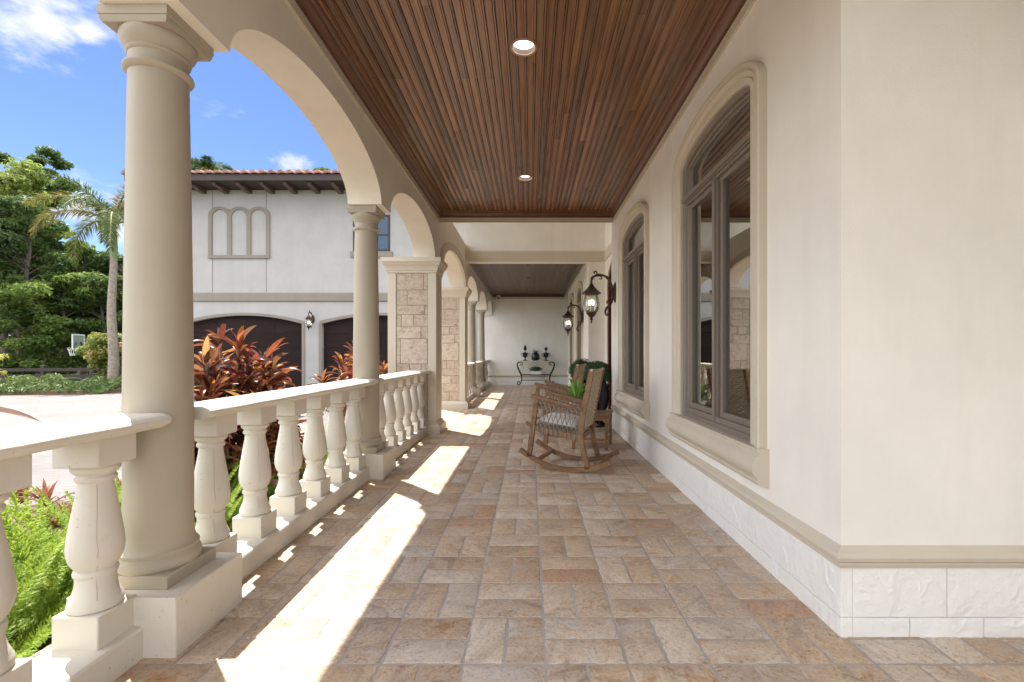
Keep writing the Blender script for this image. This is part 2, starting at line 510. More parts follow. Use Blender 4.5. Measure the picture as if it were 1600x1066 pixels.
def paver_mat():
    m, nt, b, _ = new_mat("travertine_paver")
    at = N(nt, "ShaderNodeAttribute"); at.attribute_name = 'rnd'
    r = ramp(nt, [(0.0, (0.53, 0.445, 0.365)), (0.11, (0.60, 0.535, 0.465)), (0.24, (0.40, 0.30, 0.22)),
                  (0.35, (0.58, 0.54, 0.50)), (0.46, (0.55, 0.445, 0.34)), (0.57, (0.48, 0.415, 0.36)),
                  (0.68, (0.68, 0.63, 0.56)), (0.77, (0.56, 0.475, 0.39)), (0.87, (0.42, 0.255, 0.18)), (0.94, (0.52, 0.475, 0.44))], 'CONSTANT')
    nt.links.new(at.outputs['Fac'], r.inputs['Fac'])
    v = coords(nt, (1, 1, 1), True)
    # bedding bands run at their own angle through every stone
    ang = N(nt, "ShaderNodeMath", operation='MULTIPLY'); ang.inputs[1].default_value = 61.0
    nt.links.new(at.outputs['Fac'], ang.inputs[0])
    ro = N(nt, "ShaderNodeVectorRotate", rotation_type='Z_AXIS')
    nt.links.new(v, ro.inputs['Vector']); nt.links.new(ang.outputs[0], ro.inputs['Angle'])
    mp = N(nt, "ShaderNodeMapping"); mp.inputs['Scale'].default_value = (3.0, 11.0, 3.0)
    nt.links.new(ro.outputs[0], mp.inputs['Vector'])
    n1 = noise(nt, mp.outputs['Vector'], 1.0, 7, 0.58, 0.9)
    vr = ramp(nt, [(0.32, (0.46, 0.36, 0.30)), (0.42, (0.84, 0.74, 0.65)), (0.49, (1.10, 1.07, 1.04)), (0.555, (0.96, 0.80, 0.63)), (0.61, (1.22, 1.22, 1.21)), (0.70, (0.74, 0.69, 0.66))])
    nt.links.new(n1.outputs['Fac'], vr.inputs['Fac'])
    # how strongly a stone is figured differs from stone to stone
    fr = N(nt, "ShaderNodeMath", operation='MULTIPLY'); fr.inputs[1].default_value = 17.37
    nt.links.new(at.outputs['Fac'], fr.inputs[0])
    fc = N(nt, "ShaderNodeMath", operation='FRACT'); nt.links.new(fr.outputs[0], fc.inputs[0])
    fm = N(nt, "ShaderNodeMapRange"); fm.inputs['To Min'].default_value = 0.5; fm.inputs['To Max'].default_value = 1.15
    nt.links.new(fc.outputs[0], fm.inputs['Value'])
    vm = mixc(nt, fm.outputs['Result'], (1.0, 1.0, 1.0), vr.outputs['Color'])
    c = mixc(nt, 1.0, r.outputs['Color'], vm, 'MULTIPLY')
    n3 = noise(nt, v, 8, 8, 0.7, 0.4)
    hr = ramp(nt, [(0.36, (0.60, 0.58, 0.56)), (0.47, (0.52, 0.45, 0.38)), (0.54, (0.66, 0.60, 0.53)), (0.66, (0.44, 0.28, 0.19))])
    nt.links.new(n3.outputs['Fac'], hr.inputs['Fac'])
    c = mixc(nt, 0.45, c, hr.outputs['Color'])
    # grain, pits and a few dark cracks
    n4 = noise(nt, v, 75, 5, 0.72)
    pr = ramp(nt, [(0.35, (0.66, 0.61, 0.57)), (0.45, (0.98, 0.98, 0.98)), (0.62, (1.10, 1.10, 1.10))])
    nt.links.new(n4.outputs['Fac'], pr.inputs['Fac'])
    c = mixc(nt, 1.0, c, pr.outputs['Color'], 'MULTIPLY')
    n5 = noise(nt, v, 6.5, 6, 0.6, 0.8)
    dk = ramp(nt, [(0.487, (1, 1, 1)), (0.497, (0.48, 0.43, 0.40)), (0.503, (0.48, 0.43, 0.40)), (0.513, (1, 1, 1))])
    nt.links.new(n5.outputs['Fac'], dk.inputs['Fac'])
    gate = ramp(nt, [(0.5, (0, 0, 0)), (0.6, (1, 1, 1))]); n6 = noise(nt, v, 4.0, 2); nt.links.new(n6.outputs['Fac'], gate.inputs['Fac'])
    ck = mixc(nt, gate.outputs['Color'], (1.0, 1.0, 1.0), dk.outputs['Color'])
    c = mixc(nt, 0.8, c, ck, 'MULTIPLY')
    hs = N(nt, 'ShaderNodeHueSaturation'); hs.inputs['Saturation'].default_value = 1.38; hs.inputs['Value'].default_value = 0.90
    nt.links.new(c, hs.inputs['Color']); c = hs.outputs['Color']
    nt.links.new(c, b.inputs['Base Color'])
    b.inputs['Roughness'].default_value = 0.46
    b.inputs['Specular IOR Level'].default_value = 0.6
    nb = bump(nt, n1.outputs['Fac'], 0.35, 0.006, None)
    bump(nt, n4.outputs['Fac'], 0.5, 0.004, b, nb)
    return m

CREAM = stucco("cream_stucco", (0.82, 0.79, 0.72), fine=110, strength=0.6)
CREAM_DEEP = stucco("arcade_stucco", (0.76, 0.71, 0.605), fine=90, strength=0.45)
TAN = stucco("tan_trim_paint", (0.60, 0.535, 0.43), var=0.05, rough=0.6, fine=60, strength=0.12)
COLUMN = stucco("column_paint", (0.40, 0.352, 0.272), var=0.05, rough=0.55, fine=50, strength=0.1)
PRECAST = stucco("cast_stone_white", (0.63, 0.59, 0.515), var=0.05, rough=0.75, fine=120, strength=0.3, pits=True)
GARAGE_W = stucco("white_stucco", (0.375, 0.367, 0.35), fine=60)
def block_mat():
    m, nt, b, _ = new_mat("painted_rough_block")
    v = coords(nt, (1, 1, 1), True)
    n = noise(nt, v, 13, 7, 0.68, 0.9)
    r = ramp(nt, [(0.46, (0.05, 0.05, 0.05)), (0.505, (0.7, 0.7, 0.7)), (0.54, (0.1, 0.1, 0.1)), (0.66, (0.2, 0.2, 0.2)), (0.70, (0.9, 0.9, 0.9))])
    nt.links.new(n.outputs['Fac'], r.inputs['Fac'])
    n2 = noise(nt, v, 34, 4, 0.6)
    b.inputs['Base Color'].default_value = (0.86, 0.85, 0.81, 1)
    b.inputs['Roughness'].default_value = 0.6
    n0 = noise(nt, v, 7, 3, 0.55, 0.6)
    nb = bump(nt, n0.outputs['Fac'], 0.55, 0.03, None)
    nb = bump(nt, r.outputs['Color'], 0.16, 0.006, None, nb)
    bump(nt, n2.outputs['Fac'], 0.45, 0.010, b, nb)
    return m
BLOCK = block_mat()
PAVER = paver_mat()
GROUT = stucco("grey_grout", (0.42, 0.37, 0.335), var=0.18, fine=200, strength=0.5)
CEIL_WOOD = wood("stained_cedar_boards", [(0.0, (0.150, 0.076, 0.040)), (0.3, (0.195, 0.098, 0.050)), (0.55, (0.255, 0.124, 0.059)),
                                   (0.75, (0.165, 0.093, 0.054)), (0.9, (0.26, 0.122, 0.057)), (1.0, (0.115, 0.064, 0.038))], rough=0.27, spec=0.7)
CEIL_WOOD_B = wood("greybrown_ceiling_boards", [(0.0, (0.10, 0.066, 0.045)), (0.5, (0.14, 0.09, 0.06)), (1.0, (0.17, 0.11, 0.075))], rough=0.4)  # darker, greyer version of the cedar boards for the far ceiling
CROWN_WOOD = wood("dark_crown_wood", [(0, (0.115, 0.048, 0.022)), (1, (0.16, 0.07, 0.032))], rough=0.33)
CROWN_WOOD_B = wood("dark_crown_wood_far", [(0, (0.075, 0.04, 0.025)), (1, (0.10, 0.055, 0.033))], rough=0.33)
DARKGAP = plain("dark_gap", (0.025, 0.014, 0.009), 0.8)
TEAK = wood("teak_furniture", [(0.0, (0.185, 0.098, 0.045)), (0.5, (0.23, 0.125, 0.058)), (1.0, (0.165, 0.085, 0.038))], rough=0.5, grain=(14, 14, 40))
CORD = plain("woven_cord", (0.45, 0.37, 0.26), 0.85, var=0.3, nscale=60)
CORD_GREY = plain("grey_side_cord", (0.27, 0.235, 0.19), 0.85, var=0.25, nscale=60)
CUSHION = plain("cushion_fabric", (0.80, 0.78, 0.74), 0.95, var=0.06, nscale=40, bmp=0.4, bscale=400)
IRON = plain("bronze_black_iron", (0.035, 0.026, 0.02), 0.42, metal=0.6, var=0.3)
BLACKIRON = plain("wrought_iron", (0.02, 0.018, 0.017), 0.5, metal=0.5, var=0.3)
BRONZE = plain("dark_bronze_roof", (0.07, 0.04, 0.026), 0.4, metal=0.6, var=0.35)
TAUPE = plain("taupe_window_frame", (0.215, 0.18, 0.145), 0.42, var=0.04)
DARKROOM = plain("dim_room", (0.10, 0.09, 0.075), 0.9)
SHUTTER = plain("tan_shutter", (0.66, 0.59, 0.47), 0.5, var=0.04)
DOORWOOD = wood("red_mahogany", [(0, (0.07, 0.016, 0.010)), (1, (0.10, 0.024, 0.014))], rough=0.3, grain=(30, 30, 2))
GDOOR = wood("brown_garage_door", [(0, (0.016, 0.0085, 0.007)), (1, (0.022, 0.012, 0.010))], rough=0.75, grain=(2.0, 30, 30), spec=0.2)
EAVE = plain("dark_brown_eave", (0.036, 0.022, 0.020), 0.6)
GTRIM = stucco("garage_tan_trim", (0.235, 0.205, 0.17), fine=40)
TILE = plain("clay_roof_tile", (0.27, 0.135, 0.09), 0.75, var=0.4, nscale=2.3)
BLACKPOT = plain("black_glazed_pot", (0.012, 0.012, 0.013), 0.22)
WHITEPOT = plain("white_pot", (0.72, 0.72, 0.70), 0.4)
MARBLE = plain("cream_stone_top", (0.62, 0.55, 0.46), 0.3)
BRASS = plain("pale_metal", (0.45, 0.40, 0.33), 0.3, metal=0.8)
WHITEPLASTIC = plain("white_plastic", (0.75, 0.75, 0.75), 0.35)
PALEBARK = plain("palm_bark", (0.30, 0.25, 0.205), 0.9, var=0.35, nscale=9, bmp=0.8, bscale=18)
BARK = plain("tree_bark", (0.11, 0.085, 0.065), 0.9, var=0.4, nscale=7, bmp=0.8, bscale=14)
STEM = plain("plant_stem", (0.20, 0.13, 0.08), 0.8, var=0.3)
MULCH = None
def glass_mat(name, ior=2.1, tint=(0.80, 0.84, 0.80), rough=0.0):
    m, nt, b, out = new_mat(name)
    nt.nodes.remove(b)
    t = N(nt, "ShaderNodeBsdfTransparent"); t.inputs[0].default_value = (*tint, 1)
    g = N(nt, "ShaderNodeBsdfGlossy"); g.inputs['Roughness'].default_value = rough
    g.inputs['Color'].default_value = (0.95, 0.97, 0.95, 1)
    f = N(nt, "ShaderNodeFresnel"); f.inputs['IOR'].default_value = ior
    ms = N(nt, "ShaderNodeMixShader")
    nt.links.new(f.outputs[0], ms.inputs[0]); nt.links.new(t.outputs[0], ms.inputs[1]); nt.links.new(g.outputs[0], ms.inputs[2])
    nt.links.new(ms.outputs[0], out.inputs[0])
    return m
GLASS = glass_mat("window_glass", 6.5, (0.92, 0.95, 0.92))
LGLASS = glass_mat("lantern_glass", 1.5, (0.95, 0.95, 0.93))
def emis(name, col, s):
    m, nt, b, out = new_mat(name)
    b.inputs['Base Color'].default_value = (0.8, 0.8, 0.8, 1)
    b.inputs['Emission Color'].default_value = (*col, 1)
    b.inputs['Emission Strength'].default_value = s
    return m
BULB = emis("lit_bulb", (1.0, 0.88, 0.7), 2.2)
DOWNLIGHT = emis("lit_downlight", (1.0, 0.95, 0.86), 1.6)
def travertine():
    m, nt, b, _ = new_mat("travertine_ashlar")
    at = N(nt, "ShaderNodeAttribute"); at.attribute_name = 'rnd'
    r = ramp(nt, [(0, (0.52, 0.44, 0.35)), (0.35, (0.45, 0.37, 0.29)), (0.65, (0.58, 0.51, 0.42)), (1, (0.48, 0.385, 0.30))])
    nt.links.new(at.outputs['Fac'], r.inputs['Fac'])
    v = coords(nt, (1, 1, 1), True)
    n = noise(nt, v, 14, 9, 0.72, 0.8)
    pr = ramp(nt, [(0.33, (0.58, 0.5, 0.44)), (0.47, (0.95, 0.93, 0.9)), (0.62, (1.15, 1.13, 1.1))])
    nt.links.new(n.outputs['Fac'], pr.inputs['Fac'])
    c = mixc(nt, 1.0, r.outputs['Color'], pr.outputs['Color'], 'MULTIPLY')
    n2 = noise(nt, v, 70, 4, 0.7)
    p2 = ramp(nt, [(0.34, (0.5, 0.45, 0.4)), (0.43, (1, 1, 1))])
    nt.links.new(n2.outputs['Fac'], p2.inputs['Fac'])
    c = mixc(nt, 0.8, c, p2.outputs['Color'], 'MULTIPLY')
    nt.links.new(c, b.inputs['Base Color']); b.inputs['Roughness'].default_value = 0.7
    nb = bump(nt, n.outputs['Fac'], 0.3, 0.006, None)
    bump(nt, n2.outputs['Fac'], 0.4, 0.004, b, nb)
    return m
TRAV = travertine()
# ------------------------------------------------------------------ main dimensions (metres; camera at the origin, 1.2 m up, looking along +Y)
XW = 1.3137            # house wall face
YC = 1.983             # its near corner
YE = 7.38              # end of the first ceiling / start of the entry bay
YB = 10.35             # far end of the entry bay
YF = 17.7              # end wall of the porch
XA, XO = -1.426, -1.75 # arcade wall inner and outer faces
ZSP = 2.63             # arch springing
ZST = 3.244            # bottom of the trim strip under the ceiling
ZC = 3.41              # ceiling boards
XCOL = -1.63
GZ = -0.30             # driveway level
MODULE = 0.319

# ------------------------------------------------------------------ porch floor: basket-weave pavers, each laid as a brick with worn edges
def build_floor():
    rng = random.Random(3)
    mb = MB(); gap = 0.0056
    def brick(x0, x1, y0, y1):
        x0 += gap; x1 -= gap; y0 += gap; y1 -= gap
        near = y0 < 5.5
        n = 15 if y0 < 3.6 else (7 if near else 2)
        j = 0.0042 if near else 0.0035
        ring = []
        for (a, b_) in (((x0, y0), (x1, y0)), ((x1, y0), (x1, y1)), ((x1, y1), (x0, y1)), ((x0, y1), (x0, y0))):
            L = math.hypot(b_[0] - a[0], b_[1] - a[1])
            k = max(2, int(n * (1 if L > 0.2 else 0.6)))
            for i in range(k):
                t = i / k
                px, py = a[0] + (b_[0] - a[0]) * t, a[1] + (b_[1] - a[1]) * t
                s = 0.55 if i == 0 else 1
                ring.append((px + rng.uniform(-j, j) * s, py + rng.uniform(-j, j) * s))
        cx, cy = (x0 + x1) / 2, (y0 + y1) / 2
        dz = rng.uniform(-0.0015, 0.0012); tx, ty = rng.uniform(-.004, .004), rng.uniform(-.004, .004)
        m = len(ring); vs = []
        for (p, ins, z) in ((0, 0, -0.014), (1, 0.0010, -0.0014), (2, 0.0050, 0.0)):
            for (px, py) in ring:
                d = math.hypot(px - cx, py - cy)
                q = 1 - ins / max(d, 0.01) * (1 + rng.random() * 0.6)
                vs.append((cx + (px - cx) * q, cy + (py - cy) * q, z + (dz + tx * (px - cx) + ty * (py - cy) if p else 0)))
        fs = []
        for r_ in (0, 1):
            for k in range(m):
                k2 = (k + 1) % m
                fs.append((r_ * m + k, r_ * m + k2, (r_ + 1) * m + k2, (r_ + 1) * m + k))
        fs.append(tuple(range(2 * m, 3 * m)))
        mb.add(vs, fs, rng.random())
    X0, Y0 = -0.2596, 1.812
    for j in range(-15, 51):
        for i in range(-9, 17):
            xa, ya = X0 + i * MODULE, Y0 + j * MODULE
            xm, ym = xa + MODULE / 2, ya + MODULE / 2
            lo, hi = -1.56, 1.40
            if ym < YC: hi = 4.6
            if 7.2 < ym < 10.5: lo, hi = -2.75, 1.75
            if not (lo < xm < hi): continue
            if (i + j) % 2 == 0:
                brick(xa, xm, ya, ya + MODULE); brick(xm, xa + MODULE, ya, ya + MODULE)
            else:
                brick(xa, xa + MODULE, ya, ym); brick(xa, xa + MODULE, ym, ya + MODULE)
    o = mb.build('porch_floor', PAVER, smooth=30)
    structure(o)
    g = MB()
    g.box(-1.88, 1.6, -3.0, YF + 0.2, -0.5, -0.0032)
    g.box(1.6, 4.8, -3.0, YC + 0.3, -0.5, -0.0033)
    g.box(-2.9, -1.88, 7.05, 10.6, -0.5, -0.0033)
    g.box(1.6, 1.9, 7.2, 10.6, -0.5, -0.0033)
    structure(g.build('porch_slab', GROUT, smooth=0))
build_floor()

# ------------------------------------------------------------------ ceilings
def build_ceiling(label, y0, y1, x0, x1, holes, woodm, crownm, seed, far_crown=True, near_crown=False, extra_right=None):
    rng = random.Random(seed)
    root = empty('plank_ceiling', label, 'ceiling', ((x0 + x1) / 2, y0, ZC))
    off = Vector(root.location)
    mb = MB(); pitch = 0.0667
    k0 = int(math.floor((x1 - x0) / pitch)) + 1
    xs0 = x0
    def board(xa, xb, ya, yb, rnd):
        """one length of tongue-and-groove board with a bead along its edge, cut round the downlights"""
        prof = [(0.0, 0.009), (0.004, 0.001), (0.0075, 0.0), (0.5, 0.0), (0.93, 0.0)]
        w = xb - xa
        sect = [(xa + 0.0014, .011), (xa + 0.0034, .0015), (xa + 0.005, .0), (xb - 0.0185, 0.0), (xb - 0.0160, .010), (xb - 0.0135, .0008), (xb - 0.0040, .0), (xb - 0.0014, .011)]
        for (hx, hy, hr) in holes:
            if xa < hx + hr and xb > hx - hr and ya < hy - hr and yb > hy + hr:
                for side in (0, 1):
                    vs, fs = [], []
                    sec = []
                    for (a, b_) in zip(sect[:-1], sect[1:]):
                        for q in range(4):
                            t = q / 4
                            sec.append((a[0] + (b_[0] - a[0]) * t, a[1] + (b_[1] - a[1]) * t))
                    sec.append(sect[-1])
                    for (sx, sz) in sec:
                        c = math.sqrt(max(0, hr * hr - (sx - hx) ** 2))
                        ye_ = hy - c if side == 0 else hy + c
                        yy = (ya, ye_) if side == 0 else (ye_, yb)
                        vs += [(sx - off.x, yy[0] - off.y, sz), (sx - off.x, yy[1] - off.y, sz)]
                    for i in range(len(sec) - 1):
                        fs.append((2 * i, 2 * i + 1, 2 * i + 3, 2 * i + 2))
                    mb.add(vs, fs, rnd)
                return
        vs, fs = [], []
        for (sx, sz) in sect:
            vs += [(sx - off.x, ya - off.y, sz), (sx - off.x, yb - off.y, sz)]
        for i in range(len(sect) - 1):
            fs.append((2 * i, 2 * i + 1, 2 * i + 3, 2 * i + 2))
        mb.add(vs, fs, rnd)
    for k in range(k0):
        xa, xb = xs0 + k * pitch, min(xs0 + (k + 1) * pitch, x1 + 0.02)
        y = y0 - rng.uniform(0, 2.0)
        base = rng.random()
        while y < y1:
            L = rng.uniform(2.4, 4.2)
            a, b_ = max(y, y0), min(y + L, y1)
            for (hx, hy, hr) in holes:      # keep butt joints off the lights
                if abs(b_ - hy) < hr + 0.05: b_ = min(hy + hr + 0.3, y1)
            if b_ > a + 0.001:
                board(xa, xb, a, b_ - 0.0012, min(1, max(0, rng.random() * 0.75 + base * 0.3)))
            y = b_ if b_ > y else y + L
            if b_ >= y1: break
    mb.build('board_panel', woodm, root, smooth=30, recalc=False)
    # dark backing above the boards, pierced by the light wells
    bk = MB(); 
    ys = [y0]
    zb = 0.0125
    cut = sorted(holes, key=lambda h: h[1])
    yp = y0
    for (hx, hy, hr) in cut:
        q = hr * 0.98
        bk.box(x0 - off.x, x1 - off.x, yp - off.y, hy - q - off.y, zb, zb + 0.02)
        bk.box(x0 - off.x, hx - q - off.x, hy - q - off.y, hy + q - off.y, zb, zb + 0.02)
        bk.box(hx + q - off.x, x1 - off.x, hy - q - off.y, hy + q - off.y, zb, zb + 0.02)
        yp = hy + q
    bk.box(x0 - off.x, x1 - off.x, yp - off.y, y1 - off.y, zb, zb + 0.02)
    bk.build('backing', DARKGAP, root, smooth=0)
    # crown moulding: stepped, mitred at the far corners
    dz = -(ZC - (ZST + 0.075))
    cp = [(0.0, dz), (0.022, dz), (0.026, dz + 0.010), (0.020, dz + 0.016), (0.034, dz + 0.022), (0.058, dz + 0.045), (0.068, dz + 0.062),
          (0.064, dz + 0.066), (0.080, dz + 0.070), (0.092, dz + 0.082), (0.092, dz + 0.0905), (0.0, dz + 0.0905)]
    path = [(x0 - off.x, y0 - off.y), (x0 - off.x, y1 - off.y), (x1 - off.x, y1 - off.y), (x1 - off.x, y0 - off.y)]
    if near_crown:
        path = [(x0 + .6 - off.x, 0), (x0 - off.x, 0)] + path[1:3] + [(x1 - off.x, 0), (x0 + .6 - off.x, 0)]
    cm = MB(); cm.sweep(cp, path, left=-1)
    cm.build('crown_moulding', crownm, root, smooth=25)
    # painted strip under the crown with a small lip
    sp = [(0.0, dz - 0.075), (0.020, dz - 0.075), (0.020, dz - 0.066), (0.014, dz - 0.062), (0.014, dz - 0.0015), (0.0, dz - 0.0015)]
    st = MB(); st.sweep(sp, path, left=-1)
    st.build('trim_strip', TAN, root, smooth=25)
    return root
L1 = [(-0.046, 3.39, 0.094), (-0.062, 5.91, 0.094)]
build_ceiling('stained cedar plank ceiling over the near porch with a dark crown moulding', -0.5, 7.35, XA, XW, L1, CEIL_WOOD, CROWN_WOOD, 5)
L2 = [(-0.05, 11.6, 0.085), (-0.05, 13.75, 0.085), (-0.05, 15.9, 0.085)]
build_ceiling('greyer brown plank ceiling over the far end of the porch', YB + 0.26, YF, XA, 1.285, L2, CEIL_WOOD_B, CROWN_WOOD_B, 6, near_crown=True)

def downlight(label, x, y, r, lit, group='recessed downlights in the plank ceilings'):
    root = empty('recessed_downlight', label, 'ceiling light', (x, y, ZC), group=group)
    ring = MB(); n = 32
    ring.lathe([(r * 0.86, 0.012), (r * 0.86, -0.004), (r * 0.93, -0.009), (r * 1.03, -0.007), (r * 1.08, 0.0), (r * 1.08, 0.004)], n, cap=False)
    ring.build('trim_ring', BRONZE_TRIM, root)
    can = MB(); can.lathe([(r * 0.86, 0.0), (r * 0.82, 0.034), (r * 0.80, 0.036)], n, cap=False)
    can.build('baffle', BAFFLE, root)
    d = MB(); d.lathe([(r * 0.81, 0.035), (0.001, 0.033)], n, cap=False)
    d.build('lens', DOWNLIGHT if lit else BAFFLE, root)
    cover = MB(); cover.lathe([(r * 0.83, 0.037), (r * 0.83, 0.10), (0.001, 0.10)], n, cap=False)
    cover.build('housing', BAFFLE, root)
BRONZE_TRIM = plain("copper_trim", (0.30, 0.19, 0.12), 0.4, metal=0.2)
BAFFLE = plain("brown_baffle", (0.06, 0.036, 0.02), 0.6)
downlight('large lit downlight in the cedar ceiling nearest the viewer', *L1[0], True)
downlight('lit downlight in the cedar ceiling near its far crown moulding', *L1[1], True)
downlight('unlit dark downlight in the far grey brown ceiling, just past the beam', *L2[0], False)
downlight('unlit dark downlight in the middle of the far grey brown ceiling', *L2[1], False)
downlight('unlit dark downlight in the far grey brown ceiling nearest the end wall', *L2[2], False)

# ------------------------------------------------------------------ house wall with its windows
CHAIR_RAIL = [(0.0, .294), (0.012, .296), (0.014, .306), (0.022, .312), (0.022, .322), (0.036, .334), (0.040, .350), (0.034, .364), (0.020, .374), (0.014, .380), (0.0, .388)]
def ell(t, a, b): return (a * math.cos(t), b * math.sin(t))
W_A, W_B, W_SILL, W_SP = 0.645, 0.135, 0.62, 2.745

from mathutils import noise as nz_
def base_blocks(mb, axis, fixed, inward, a0, a1, seed):
    """rough painted blocks: long ones above, a shorter course below"""
    rng = random.Random(seed)
    for (z0, z1, lo, hi, start) in ((0.083, 0.2935, 0.36, 0.44, 0.0), (-0.03, 0.080, 0.30, 0.42, 0.12)):
        p = a0 - (0.0 if start == 0 else 0.12)
        while p < a1:
            L = rng.uniform(lo, hi)
            s, e = max(p, a0), min(p + L, a1)
            if e - s > 0.02:
                g = 0.0018
                s2 = s + (g if s > a0 else 0); e2 = e - (g if e < a1 else 0)
                t = 0.05
                if axis == 'y':
                    mb.bbox_bevel(*sorted((fixed, fixed + inward * t)), s2, e2, z0, z1, 0.002, rng.random())
                else:
                    mb.bbox_bevel(s2, e2, *sorted((fixed, fixed + inward * t)), z0, z1, 0.002, rng.random())
                if seed < 20 and s < 7.4:            # trowelled relief standing proud of the block's face
                    st_ = 0.006 if s < 3.2 else 0.012
                    if axis == 'x' and s > 2.4: p += L; continue
                    na, nz = max(2, int((e2 - s2) / st_)), max(2, int((z1 - z0) / st_)); off_ = Vector((rng.uniform(0, 50), rng.uniform(0, 50), 0))
                    vs, fs = [], []
                    for ia in range(na + 1):
                        for iz in range(nz + 1):
                            a_ = s2 + .001 + (e2 - s2 - .002) * ia / na; z_ = z0 + .001 + (z1 - z0 - .002) * iz / nz
                            q_ = Vector((a_, z_, 0)) * 9 + off_
                            w_ = nz_.noise(q_ + Vector((nz_.noise(q_ * 1.7), nz_.noise(q_ * 1.7 + Vector((9, 3, 0))), 0)) * .55)
                            rdg_ = math.exp(-(w_ / .055) ** 2) * max(0, min(1, .55 + 1.5 * nz_.noise(q_ * .45)))
                            pt_ = max(0, nz_.noise(q_ * 2.1 + Vector((4, 4, 4))) - .1)
                            ed_ = min(1, min(ia, na - ia, iz, nz - iz) / 2.0)
                            h_ = (.0004 + .0034 * rdg_ + .0028 * pt_) * ed_ + .0002
                            vs.append((fixed - inward * h_, a_, z_) if axis == 'y' else (a_, fixed - inward * h_, z_))
                    for ia in range(na):
                        for iz in range(nz):
                            k_ = ia * (nz + 1) + iz; fs.append((k_, k_ + 1, k_ + nz + 2, k_ + nz + 1))
                    mb.add(vs, fs, .5)
            p += L

